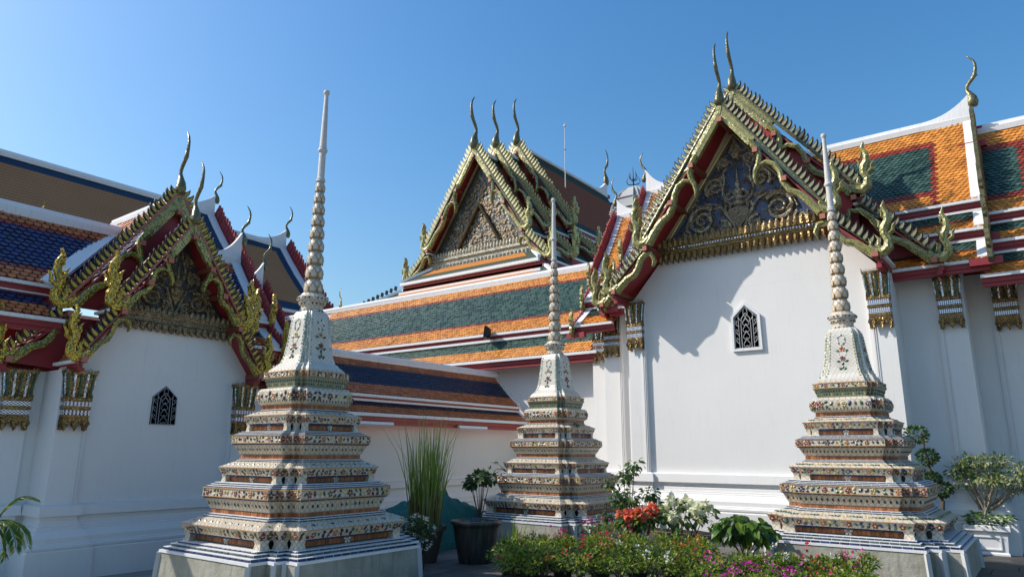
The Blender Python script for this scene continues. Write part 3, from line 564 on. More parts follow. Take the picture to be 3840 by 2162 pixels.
# ------------------------------------------------------------------ right-hand hall
XC, YW = -4.71, 14.4
def right_hall():
    R = thing('temple_hall', 'sunlit white temple hall with orange tiled cross roofs and a blue scrollwork gable', 'temple hall', (XC, YW, 0))
    G = rect_frame(XC, YW, (1, 0), (0, 1))
    mb = MB()
    plan = [(-9.3, 18.2), (-9.3, 15.93), (-8.78, 15.93), (-8.78, 16.0), (-8.5, 16.0), (-8.5, 15.13), (-8.02, 15.13), (-8.02, 15.2), (-7.42, 15.2), (-7.42, 14.33), (-7.0, 14.33), (-7.0, 14.4), (-2.42, 14.4), (-2.42, 14.33), (-2.0, 14.33), (-2.0, 15.2), (-1.4, 15.2), (-1.4, 15.13), (-.94, 15.13), (-.94, 16.0), (-.58, 16.0), (-.58, 15.93), (-.1, 15.93), (-.1, 16.0), (4.0, 16.0)]
    sweep(mb, plan, PLINTH+[(0, 5.02)]); build(mb, 'wall', M['white'], R)
    mb = MB()
    for x in (-8.80-.085, -8.02-.085, -7.0-.085, -2.42+.04, -1.4+.04, -.58+.04):   # thin raised fillets on the pilasters
        y = {-8.885: 15.93, -8.105: 15.13, -7.085: 14.33, -2.38: 14.33, -1.36: 15.13, -.54: 15.93}[round(x, 3)]
        for xa, xb, dd in ((x, x+.03, .018), (x+.045, x+.06, .012)): mb = MB(); mb.box(xa, xb, y-dd, y-.001, 1.24, 4.1); build(mb, 'pilaster_fillet', M['white'], R)
    # gable wall above the pilasters
    mb = MB(); poly = [(-2.60, 5.021), (2.60, 5.021), (1.72, 6.0), (1.72, 6.06), (-1.72, 6.06), (-1.72, 6.0)]; mb.prism(poly, lambda a, b, t: G(a, t, b), .0, .25); build(mb, 'gable_wall', M['white'], R)
    # pediment
    ZB, HW, ZT = 6.12, 1.63, 8.36
    mb = MB(); mb.prism([(-HW-.3, ZB-.1), (HW+.3, ZB-.1), (0, ZT+.35)], lambda a, b, t: G(a, t, b), .05, .2); ped = build(mb, 'pediment', M['pedblue'], R)
    fn = lambda a, b, t: G(a, .05+t, ZB+b)
    for s in (-1, 1):
        mb = MB(); mb.ribbon([(s*(HW+.32), -.05), (0+s*.04, ZT-ZB+.34)], [.26, .26], lambda a, b, t: G(a, t, ZB+b), -.05, .06, 0, .03); mb.ribbon([(s*(HW+.14), -.05), (0, ZT-ZB+.10)], [.05, .05], lambda a, b, t: G(a, t, ZB+b), -.075, .05, 0, .02); build(mb, 'gilt_frame', M['goldframe'], ped)
    rg = np.random.default_rng(3)
    for s in (-1, 1):
        m = lambda pts: [(s*a, b) for a, b in pts]
        for c, r, tn, a0, dr in (((.83, .50), .33, 1.9, 2.4, -1), ((1.26, .20), .15, 1.4, 2.0, 1), ((.50, 1.22), .23, 1.6, -.8, 1), ((.27, 1.72), .14, 1.3, -.8, 1), ((.34, .26), .17, 1.3, 1.2, 1), ((1.06, .92), .1, 1.2, 0, 1)):
            leafy(ped, fn, m(spiral_pts(c, r, tn, a0, dr)), .060*(.62+r), M['carve'], rg, .21*(.62+r))
        leafy(ped, fn, m([(.05, .08), (.12, .3), (.25, .55), (.42, .78), (.66, .86), (.9, .84), (1.12, .66), (1.2, .45)]), .045, M['carve'], rg, .2)
        leafy(ped, fn, m([(.14, .75), (.3, .9), (.34, 1.1), (.28, 1.3), (.3, 1.5), (.22, 1.62)]), .04, M['carve'], rg, .2)
        leafy(ped, fn, m([(.45, .1), (.6, .2), (.8, .14), (1.0, .18), (1.1, .1)]), .036, M['carve'], rg, .2)
        leafy(ped, fn, m([(.05, 1.86), (.12, 1.95), (.08, 2.05), (.02, 2.18)]), .04, M['carve'], rg, .18)
    mb = MB(); prof = [(.05, .42), (.13, .47), (.15, .52), (.09, .58), (.085, .63), (.13, .74), (.14, .79), (.06, .83), (.05, .86), (.065, .90), (.062, .95), (.04, .99), (.045, 1.02), (.02, 1.12), (.024, 1.16), (.006, 1.38)]
    mb.loft([[G(r*math.cos(a), .03-max(0, r*.9*math.sin(a)), ZB+.25+z) for a in [PI*j/8 for j in range(9)]]+[G(r*-1, .06, ZB+.25+z), G(r, .06, ZB+.25+z)] for r, z in prof]); build(mb, 'deity_figure', M['carve'], ped)
    for s in (-1, 1):
        mb = MB(); mb.tube([G(s*.13, -.05, ZB+1.03), G(s*.25, -.08, ZB+.90), G(s*.16, -.13, ZB+.80), G(s*.05, -.14, ZB+.86)], .032, 6); build(mb, 'figure_arm', M['carve'], ped)
        leafy(ped, fn, [(s*a, b) for a, b in ((.02, .28), (.16, .40), (.30, .58), (.28, .74), (.18, .72), (.2, .62))], .055, M['carve'], rg, .16); leafy(ped, fn, [(s*a, b) for a, b in ((.03, .62), (.12, .58), (.2, .5), (.14, .38), (.05, .3))], .05, M['carve'], rg, .14)
    mb = MB(); mb.prism([(-.2, .62), (-.24, .5), (0, .16), (.24, .5), (.2, .62), (0, .68)], lambda a, b, t: G(a, t, ZB+b), -.05, .06); build(mb, 'mask_base', M['carve_dk'], ped)
    fill = MB()
    for k in range(420):
        u = rg.uniform(-HW, HW); z = rg.uniform(.05, 2.2)
        if abs(u) > HW*(1-z/2.34)-.03: continue
        a = rg.uniform(0, 6.28); sz = rg.uniform(.07, .13); d = np.array([math.cos(a), math.sin(a)]); n = np.array([-d[1], d[0]])*rg.choice([-1, 1]); p = np.array([u, z]); fill.ribbon([p, p+d*sz*.4+n*sz*.1, p+d*sz*.75+n*sz*.3, p+d*sz*.9+n*sz*.65], [sz*.35, sz*.5, sz*.3, sz*.02], fn, -.012, .004, 0, .03)
    build(fill, 'carved_leaves', M['carve_dk'], ped)['kind'] = 'stuff'
    mb = MB(); mb.ribbon([(0, 1.78), (0, 1.9), (0, 2.05), (0, 2.3)], [.12, .2, .15, .01], fn, -.05, .01, 0, .05); build(mb, 'crest_leaf', M['carve'], ped)
    # cornice
    mb = MB()
    for z0, z1, d in ((5.93, 5.965, .10), (5.965, 6.01, .13), (6.01, 6.035, .16), (6.035, 6.075, .14), (6.075, 6.10, .17), (6.10, 6.12, .19)):
        mb.box(XC-HW-.28, XC+HW+.28, YW-d, YW+.05, z0, z1)
    cor = build(mb, 'cornice', M['gold'], R)
    for i in range(60): mb = MB(); mb.box(XC-HW-.2+i*.06, XC-HW-.2+i*.06+.034, YW-.178, YW-.139, 6.04, 6.072); build(mb, 'mirror_dentil', M['mirror'], cor)
    row_petals(cor, lambda a, b, t: G(a, -.16+t, b), -HW-.24, HW+.24, 6.122, 30, .125, .19, M['gold'], False, 'upright_leaf', .03)
    row_petals(cor, lambda a, b, t: G(a, -.07+t, b), -HW-.26, HW+.26, 5.935, 28, .125, .20, M['gold'], True, 'lotus_petal', .06)
    # gable tiers
    lm = leaf_mesh([M['dark'], M['mosaic_pale']]); bag = Bag('roof_tile', R, [M['t_orange'], M['t_red'], M['t_green']]); sh = bag.shape(*TILE_V(.105, .085))
    kw = dict(th=.11, mt=M['mosaic'], lm=lm, hhong=.95, hhong2=.92, purl=.10, chm=M['horn'], fwd=(0, -1, 0), hb=.056, rail=M['horn'])
    gable_tier(R, G, -.80, 8.86, 1.90, 6.14, (1.86, 5.98, 2.68, 5.18), .12, pitch=.122, chofah=1.38, **kw)
    gable_tier(R, G, .10, 9.60, 2.32, 6.72, (2.28, 6.42, 3.50, 5.14), .80, pitch=.122, chofah=1.40, **kw)
    mw, mr, md = Multi(), Multi(), Multi(); cf = col_band(0, 1, 2, 0, .2, .05, .2)
    for s in (-1, 1):
        for v0, v1, pm, ps in ((-.78, .2, sag_prof(0, 8.80, 1.92, 6.10, .06), [(1.84, 5.96), (2.74, 5.10)]), (.12, 4.6, sag_prof(0, 9.50, 2.38, 6.62, .06), [(2.26, 6.38), (3.58, 5.03)])):
            P0 = G(0, v0, 0)
            for i, pr in enumerate((pm, ps)):
                deck(md, P0, EY, EX*s, pr, 0, v1-v0); tiles(bag, sh, P0, EY, EX*s, pr, (v1-v0)*(1 if v0 < 0 else .62), .105, .085, lambda *a: cf(i, *a))
                white_eave(mw, mr, P0, EY, EX*s, pr[-1][0], pr[-1][1], 0.05, v1-v0, .05, .16)
            q = P0+EX*s*ps[0][0]+np.array([0, 0, ps[0][1]+.03]); mw.beam(q, q+EY*(v1-v0), .1, .05)
    ridge_cap(mw, G(0, -.7, 8.80), G(0, .15, 8.80), .10, .14); ridge_cap(mw, G(0, .2, 9.50), G(0, 5, 9.50), .12, .15)
    mb = MB(); mb.box(XC-2.25, XC+2.25, YW+.35, YW+6, 4.98, 6.35); build(mb, 'inner_wall', M['red'], R); mb = MB(); mb.box(-9.2, 3.0, 16.2, 18.2, 4.98, 6.0); build(mb, 'inner_wall', M['red'], R)
    # red boarding behind each gable
    mb = MB(); mb.prism([(-2.28, 6.60), (-1.9, 6.0), (1.9, 6.0), (2.28, 6.60), (0, 9.40)], lambda a, b, t: G(a, t, b), .27, .33); build(mb, 'gable_boarding', M['redbright'], R)
    mb = MB()
    for s in (-1, 1): mb = MB(); mb.prism([(s*2.0, 5.02), (s*3.42, 5.02), (s*2.3, 6.3), (s*2.0, 6.3)], lambda a, b, t: G(a, t, b), .62, .68); build(mb, 'eave_boarding', M['red'], R)
    # cross wings
    YR, ZR = 17.1, 8.66
    pm = sag_prof(0, ZR, 1.53, 6.41, .05); sk = [[(1.48, 6.15), (1.90, 5.75)], [(1.84, 5.48), (2.42, 5.03)]]
    wing(R, mw, mr, md, bag, sh, (-4.0, YR, 0), EX, -EY, 3.55, pm, sk, col_band(0, 1, 2, 0, .2, .05, .14, (.72, .105)))
    pm2 = sag_prof(0, ZR-.36, 1.45, 6.12, .05); sk2 = [[(1.40, 5.86), (1.80, 5.48)], [(1.74, 5.20), (2.32, 4.75)]]
    wing(R, mw, mr, md, bag, sh, (-.62, YR, 0), EX, -EY, 3.0, pm2, sk2, col_band(0, 1, 2, 0, .2, .05, .14, (2.0, .14)), up=(.42, .9))
    wing(R, mw, mr, md, bag, sh, (-5.4, YR, 0), -EX, -EY, 2.72, pm, sk, col_band(0, 1, 2, 0, .2, .05, .14, (2.8, .0)), up=(.55, .8))
    wing(R, mw, mr, md, bag, sh, (-8.0, YR, 0), -EX, -EY, 1.06, [(a, z-.52) for a, z in pm], [[(a, z-.34) for a, z in p] for p in sk], col_band(0, 1, 2, 0, .2, .05, .14, (2.0, .0)), up=(.40, .7))
    lm2 = leaf_mesh([M['red'], M['horn']], .35); lm3 = leaf_mesh([M['horn'], M['mosaic']], .5)
    for xe, dr, dz, hh in ((-.45, 1, 0, 1.12), (-8.12, -1, 0, .82), (-9.06, -1, -.52, .80), (2.38, 1, -.36, 1.1)):
        zr = ZR+dz; g = rect_frame(xe, YR, (0, 1), (-dr, 0)); g2 = lambda u, v, z: g(u, v, z)
        part = build((lambda m: (m.box(xe+min(0, dr*.16), xe+max(0, dr*.16), YR-.06, YR+.06, zr-.35, zr-.22), m)[1])(MB()), 'wing_gable_trim', M['red'], R)
        naga_side(part, g, -1, (0, zr+.06), (1.53, 6.41+dz), -.06, .06, M['red'] if dr < 0 else M['horn'], lm2 if dr < 0 else lm3, .125, True, M['red'], hb=.045)
        for (a, za), (b, zb) in [(p[0], p[1]) for p in sk]: naga_side(part, g, -1, (a, za+dz+.05), (b, zb+dz), -.06, .06, M['red'] if dr < 0 else M['horn'], lm2 if dr < 0 else lm3, .125, False, M['red'], hb=.07); 
        for (b, zb) in ((1.53, 6.41), (1.90, 5.75), (2.42, 5.03)): hong(part, g, -b, zb+dz-.05, -1, -.06, .62, .07, M['mosaic'] if dr < 0 else M['horn'])
        chofa(part, np.array([xe+dr*.05, YR, zr+(.35 if hh > 1 else .42)]), (dr, 0, 0), hh, M['horn'])
        for f, z in ((.3, 7.9), (.9, 6.3), (1.3, 5.55), (1.8, 4.95)):
            mb = MB(); mb.beam((xe-dr*.3, YR-f*1.35, z+dz), (xe+dr*.20, YR-f*1.35, z+dz), .13, .13); build(mb, 'purlin', M['red'], R)
    md.build_all('roof_deck', M['red'], R); mw.build_all('white_roof_trim', M['trim'], R); mr.build_all('red_fascia', M['red'], R); bag.finish('roof_tiles')
    for x, y in ((-7.21, 14.33), (-2.21, 14.33), (-8.26, 15.13), (-1.17, 15.13), (-9.04, 15.93), (-.34, 15.93), (.55, 15.93)):
        capital(R, (x, y, 3.98), EX, -EY, .40, .99, .10)
    window_part(R, lambda u, v, z: G(u, v, z), -.02, 3.72, .50, .90, .24, M['trim'], M['grille_w'], .05)
right_hall()
# ------------------------------------------------------------------ left-hand hall
LX, LY = -10.69, 5.48
def left_hall():
    R = thing('temple_hall', 'shaded white temple hall with blue tiled roofs and glittering gold gable edges', 'temple hall', (LX, LY, 0))
    G = rect_frame(LX, LY, (0, 1), (-1, 0)); g = lambda u, v: tuple(G(u, v, 0)[:2])
    kz = .77; prof = [(d*.66, z*kz) for d, z in PLINTH]
    mb = MB(); plan = [g(*p) for p in ((-4.0, .6), (-2.6, .6), (-2.6, .52), (-2.08, .52), (-1.92, .45), (-1.92, .39), (-1.46, .39), (-1.46, -.05), (-1.08, -.05), (-1.08, 0), (1.08, 0), (1.08, -.05), (1.46, -.05), (1.46, .45), (1.92, .45), (1.92, .9), (2.4, .9), (2.4, 2.5))]
    plan = [g(*p) for p in ((-2.9, 2.4), (-2.9, .55), (-1.98, .55), (-1.98, .50), (-1.62, .50), (-1.62, .55), (-1.46, .55), (-1.46, -.05), (-1.08, -.05), (-1.08, 0), (1.08, 0), (1.08, -.05), (1.46, -.05), (1.46, .5), (2.0, .5), (2.0, 1.1), (2.5, 1.1), (2.5, 3.0))]
    sweep(mb, plan, prof+[(0, 2.72)]); build(mb, 'wall', M['white'], R)
    mb = MB(); mb.prism([(-1.44, 2.721), (1.44, 2.721), (.92, 3.56), (.92, 3.62), (-.92, 3.62), (-.92, 3.56)], lambda a, b, t: G(a, t, b), .0, .2); build(mb, 'gable_wall', M['white'], R)
    mb = MB()
    for s in (-1, 1):
        for u in (1.10, 1.14): mb = MB(); mb.prism([(s*u-.008, .95), (s*u+.008, .95), (s*u+.008, 2.05), (s*u-.008, 2.05)], lambda a, b, t: G(a, t, b), -.062, -.049); build(mb, 'pilaster_fillet', M['white'], R)
    ZB, HW, ZT = 3.70, .80, 4.86
    mb = MB(); mb.prism([(-HW-.2, ZB-.05), (HW+.2, ZB-.05), (0, ZT+.25)], lambda a, b, t: G(a, t, b), .04, .15); ped = build(mb, 'pediment', M['peddark'], R)
    for s in (-1, 1): mb = MB(); mb.ribbon([(s*(HW+.2), -.03), (s*.02, ZT-ZB+.22)], [.13, .13], lambda a, b, t: G(a, t, ZB+b), -.03, .06, 0, .02); build(mb, 'gilt_frame', M['bronze'], ped)
    fn = lambda a, b, t: G(a, .04+t, ZB+b); rg = np.random.default_rng(5)
    for s in (-1, 1):
        m = lambda pts: [(s*a, b) for a, b in pts]
        for c, r, tn, a0, dr in (((.36, .24), .17, 1.8, 2.2, -1), ((.62, .10), .08, 1.3, 2, 1), ((.24, .60), .12, 1.6, -.8, 1), ((.13, .88), .07, 1.3, -.8, 1), ((.16, .12), .08, 1.2, 1, 1), ((.5, .42), .07, 1.2, 0, 1)):
            leafy(ped, fn, m(spiral_pts(c, r, tn, a0, dr, 20)), .034, M['carve_dk'], rg, .14)
        leafy(ped, fn, m([(.03, .05), (.08, .2), (.16, .4), (.3, .45), (.46, .36), (.56, .22)]), .03, M['carve_dk'], rg, .14)
        leafy(ped, fn, m([(.06, .5), (.12, .7), (.05, .9), (.01, 1.08)]), .027, M['carve_dk'], rg, .12)
    fill = MB()
    for k in range(240):
        u = rg.uniform(-HW, HW); z = rg.uniform(.03, 1.15)
        if abs(u) > HW*(1-z/1.2)-.02: continue
        a = rg.uniform(0, 6.28); sz = rg.uniform(.05, .085); d = np.array([math.cos(a), math.sin(a)]); n = np.array([-d[1], d[0]])*rg.choice([-1, 1]); p = np.array([u, z]); fill.ribbon([p, p+d*sz*.4+n*sz*.1, p+d*sz*.75+n*sz*.3, p+d*sz*.9+n*sz*.65], [sz*.35, sz*.5, sz*.3, sz*.02], fn, -.01, .004, 0, .022)
    build(fill, 'carved_leaves', M['carve_dk'], ped)['kind'] = 'stuff'
    mb = MB(); pf = [(.02, .0), (.06, .08), (.11, .18), (.12, .24), (.06, .3), (.08, .38), (.03, .43), (.035, .47), (.012, .55), (.004, .7)]
    mb.loft([[G(r*math.cos(a), .02-max(0, r*.8*math.sin(a)), ZB+.16+z) for a in [PI*j/6 for j in range(7)]]+[G(-r, .05, ZB+.16+z), G(r, .05, ZB+.16+z)] for r, z in pf]); build(mb, 'deity_figure', M['carve_dk'], ped)
    mb = MB()
    for z0, z1, d in ((3.50, 3.53, .06), (3.53, 3.57, .085), (3.57, 3.60, .07), (3.60, 3.635, .10), (3.635, 3.66, .12)):
        mb.prism([(-1.0, z0), (1.0, z0), (1.0, z1), (-1.0, z1)], lambda a, b, t: G(a, t, b), -d, .05)
    cor = build(mb, 'cornice', M['carve_dk'], R)
    row_petals(cor, lambda a, b, t: G(a, -.10+t, b), -.98, .98, 3.662, 22, .085, .10, M['carve_dk'], False, 'upright_leaf', .03)
    row_petals(cor, lambda a, b, t: G(a, -.04+t, b), -.98, .98, 3.505, 18, .10, .12, M['carve_dk'], True, 'lotus_petal', .05)
    lm = leaf_mesh([M['dark'], M['mosaic_gold']]); bag = Bag('roof_tile', R, [M['t_clay'], M['t_red'], M['t_blue']]); sh = bag.shape(*TILE_V(.105, .085))
    kw = dict(th=.07, mt=M['mosaic'], mn=M['mosaic_left'], mh=M['mosaic_gold'], lm=lm, hhong=.78, hhong2=.70, purl=.08, chm=M['horn'], fwd=(1, 0, 0), hb=.066, rail=M['salmon'])
    gable_tier(R, G, -.34, 5.13, .95, 3.68, (.94, 3.54, 1.38, 2.90), .06, pitch=.092, chofah=1.0, **kw)
    gable_tier(R, G, .24, 5.76, 1.44, 3.70, (1.42, 3.52, 2.07, 2.88), .5, pitch=.095, chofah=1.06, **kw)
    mw, mr, md = Multi(), Multi(), Multi(); cf = col_band(0, 1, 2, 0, .2, .06, .16)
    for s in (-1, 1):
        for v0, v1, pm, ps in ((-.32, .3, sag_prof(0, 5.09, .98, 3.63, .03), [(.92, 3.52), (1.42, 2.84)]), (.26, 2.6, sag_prof(0, 5.66, 1.50, 3.62, .05), [(1.40, 3.48), (2.12, 2.82)])):
            P0 = G(0, v0, 0); e = -EX
            for i, pr in enumerate((pm, ps)):
                deck(md, P0, e, EY*s, pr, 0, v1-v0); tiles(bag, sh, P0, e, EY*s, pr, v1-v0, .105, .085, lambda *a: cf(i, *a))
                white_eave(mw, mr, P0, e, EY*s, pr[-1][0], pr[-1][1], 0.03, v1-v0, .04, .09)
            q = P0+EY*s*ps[0][0]+np.array([0, 0, ps[0][1]+.025]); mw.beam(q, q+e*(v1-v0), .07, .035)
    ridge_cap(mw, G(0, -.28, 5.09), G(0, .26, 5.09), .07, .09); ridge_cap(mw, G(0, .32, 5.66), G(0, 2.6, 5.66), .09, .12)
    for a, b, c, d in ((-1.40, 1.40, .42, 2.6), (-2.85, 2.3, 1.15, 2.6)): mb = MB(); mb.prism([(a, 2.70), (b, 2.70), (b, 3.52), (a, 3.52)], lambda q, w, t: G(q, t, w), c, d); build(mb, 'inner_wall', M['red'], R)
    mb = MB(); mb.prism([(-1.40, 3.66), (1.40, 3.66), (0, 5.60)], lambda a, b, t: G(a, t, b), .36, .40); build(mb, 'gable_boarding', M['red'], R)
    mb = MB()
    for s in (-1, 1): mb = MB(); mb.prism([(s*1.2, 2.75), (s*2.0, 2.80), (s*1.4, 3.44), (s*1.2, 3.44)], lambda a, b, t: G(a, t, b), .40, .44); build(mb, 'eave_boarding', M['red'], R)
    # wings: ridge along y
    XR, ZR = -12.45, 5.27; o = EX
    pm = sag_prof(0, ZR, 1.12, 3.98, .04); sk = [[(1.06, 3.80), (1.56, 3.44)], [(1.50, 3.30), (1.80, 3.05)]]
    wing(R, mw, mr, md, bag, sh, (XR, LY-.1, 0), -EY, o, 2.95, pm, sk[:1], col_band(0, 1, 2, 0, .16, .06, .16), tl=(.115, .095), up=(0, 1), cap_h=.13, cap_w=.17, eave=(.05, .14), lim=lambda a: (.15+a*.75, 2.95), verge_w=0, sc0=1.36, skirt_lim=lambda a: (1.45, 2.95))
    # the white valley gutter between the wing roof and the nave roof
    mw.beam((XR-.25, LY-.12, ZR+.22), (XR+1.15, LY-1.58, 4.0), .24, .05, up=(.7, -.5, .6))
    wing(R, mw, mr, md, bag, sh, (XR, LY+.1, 0), EY, o, 1.98, pm, sk[:1], col_band(0, 1, 2, 0, .16, .06, .16), tl=(.115, .095), up=(.5, .62), cap_h=.13, cap_w=.17, eave=(.05, .14), verge_w=.2, sc0=1.3)
    wing(R, mw, mr, md, bag, sh, (XR, LY+1.9, 0), EY, o, .72, [(a, z-.42) for a, z in pm], [[(a, z-.42) for a, z in p] for p in sk[:1]], col_band(0, 1, 2, 0, .16, .06, .16), tl=(.115, .095), up=(.42, .55), cap_h=.12, cap_w=.15, eave=(.05, .14), verge_w=.2)
    lm2 = leaf_mesh([M['red'], M['red']], .35)
    for ye, dz, hc in ((LY+2.10, 0, .78), (LY+2.64, -.42, .74)):
        zr = ZR+dz; g2 = rect_frame(XR, ye, (1, 0), (0, -1))
        part = build((lambda m: (m.box(XR-.05, XR+.05, ye-.1, ye+.1, zr-.25, zr-.16), m)[1])(MB()), 'wing_gable_trim', M['red'], R)
        naga_side(part, g2, 1, (0, zr+.05), (1.12, 3.98+dz), -.04, .045, M['red'], lm2, .10, True, M['red'], hb=.045)
        for (a, za), (b, zb) in [(p[0], p[1]) for p in sk[:1]]: naga_side(part, g2, 1, (a, za+dz+.03), (b, zb+dz), -.04, .045, M['red'], lm2, .10, False, M['red'], hb=.06)
        for b, zb in ((1.12, 3.98), (1.56, 3.44)): hong(part, g2, b, zb+dz-.04, 1, -.06, .55, .07, M['mosaic_gold'])
        chofa(part, np.array([XR, ye+.03, zr+.44]), (0, 1, 0), hc, M['horn'])
        for f, z in ((.4, 4.6), (.98, 3.85), (1.42, 3.30)):
            mb = MB(); mb.beam((XR+f, ye-.2, z+dz), (XR+f, ye+.14, z+dz), .10, .10); build(mb, 'purlin', M['red'], R)
    md.build_all('roof_deck', M['red'], R); mw.build_all('white_roof_trim', M['trim'], R); mr.build_all('red_fascia', M['red'], R); bag.finish('roof_tiles')
    for u, v in ((-1.27, -.05), (1.27, -.05), (-1.80, .50)): capital(R, tuple(G(u, v, 1.98)), EY, EX, .36, .73, .09)
    window_part(R, G, .0, 2.02, .38, .58, .17, M['trim'], M['grille_d'], 0)
    R.location = (-11.545, 5.918, -.132); R.scale = (1.08, 1.08, 1.08)
left_hall()
# ------------------------------------------------------------------ cloister galleries
def gallery_green():
    R = thing('cloister_gallery', 'white cloister wall under a long dark green and orange tiled roof behind the middle spire', 'gallery', (-15, 16.4, 0))
    mb = MB(); sweep(mb, [(-34, 16.4), (-9.28, 16.4)], PLINTH+[(0, 4.1)]); build(mb, 'wall', M['white'], R)
    mw, mr, md = Multi(), Multi(), Multi(); bag = Bag('roof_tile', R, [M['t_orange'], M['t_red'], M['t_green']]); sh = bag.shape(*TILE_V(.10, .088))
    P0 = (-34, 17.6, 0)
    pm = sag_prof(0, 6.99, 1.42, 5.06, .05); sk = [[(1.38, 4.78), (1.78, 4.22)]]
    deck(md, P0, EX, -EY, pm, 0, 24.75); tiles(bag, sh, P0, EX, -EY, pm, 24.72, .10, .088, lambda *a: col_band(0, 1, 2, 0, .17, .05, .17)(0, *a), s0=12)
    deck(md, P0, EX, -EY, sk[0], 0, 24.75); tiles(bag, sh, P0, EX, -EY, sk[0], 24.72, .10, .088, lambda *a: col_band(0, 1, 2, 0)(1, *a), s0=12)
    ridge_cap(mw, (-34, 17.6, 6.99), (-8.4, 17.6, 6.99), .13, .2)
    white_eave(mw, mr, P0, EX, -EY, pm[-1][0], pm[-1][1], 0, 24.85, .075, .17); white_eave(mw, mr, P0, EX, -EY, sk[0][-1][0], sk[0][-1][1], 0, 24.9, .075, .19)
    q = np.array([-34, 17.6-1.38, 4.83]); mw.beam(q, q+EX*24.75, .12, .07)
    q = np.array([-34, 17.6-1.37, 4.62]); 
    md.build_all('roof_deck', M['red'], R); mw.build_all('white_roof_trim', M['trim'], R); mr.build_all('red_fascia', M['red'], R); bag.finish('roof_tiles')
gallery_green()
def gallery_blue():
    R = thing('cloister_gallery', 'low cream walled gallery with a blue black tiled roof behind the clay reed pot', 'gallery', (-12.05, 12, 0))
    mb = MB(); sweep(mb, [(-12.05, 8.9), (-12.05, 16.38)], [(d*.8, z*.8) for d, z in PLINTH]+[(0, 2.25)]); build(mb, 'wall', M['wall_cream'], R)
    mw, mr, md = Multi(), Multi(), Multi(); bag = Bag('roof_tile', R, [M['t_clay'], M['t_red'], M['t_navy']]); sh = bag.shape(*TILE_V(.095, .085))
    y0 = 8.9; P0 = (-12.85, y0, 0); L = 16.30-y0
    pm = sag_prof(0, 3.82, .92, 2.88, .03); sk = [[(.88, 2.70), (1.20, 2.46)]]
    cf = lambda part, s, L, t, k, n: (0 if t < .25 else 2 if t < .76 else 0) if part == 0 else (2 if t < .5 else 0)
    deck(md, P0, EY, EX, pm, 0, L); tiles(bag, sh, P0, EY, EX, pm, L, .095, .085, lambda *a: cf(0, *a))
    deck(md, P0, EY, EX, sk[0], 0, L+.05); tiles(bag, sh, P0, EY, EX, sk[0], L+.05, .095, .085, lambda *a: cf(1, *a))
    ridge_cap(mw, (-12.85, y0, 3.80), (-12.85, 16.36, 3.80), .11, .24)
    verge(mw, Multi(), P0, EY, EX, pm, L, 1, .10, zoff=.05); verge(mw, Multi(), P0, EY, EX, sk[0], L, 1, .09, zoff=.04)
    white_eave(mw, mr, P0, EY, EX, pm[-1][0], pm[-1][1], 0, L, .06, .14); white_eave(mw, mr, P0, EY, EX, sk[0][-1][0], sk[0][-1][1], 0, L, .07, .17)
    q = np.array([-12.85+.88, y0, 2.735]); mw.beam(q, q+EY*L, .1, .045)
    md.build_all('roof_deck', M['redwood'], R); mw.build_all('white_roof_trim', M['trim'], R); mr.build_all('red_fascia', m_plain('dull red fascia', (.30, .045, .035), .55, .2, 3), R); bag.finish('roof_tiles')
gallery_blue()
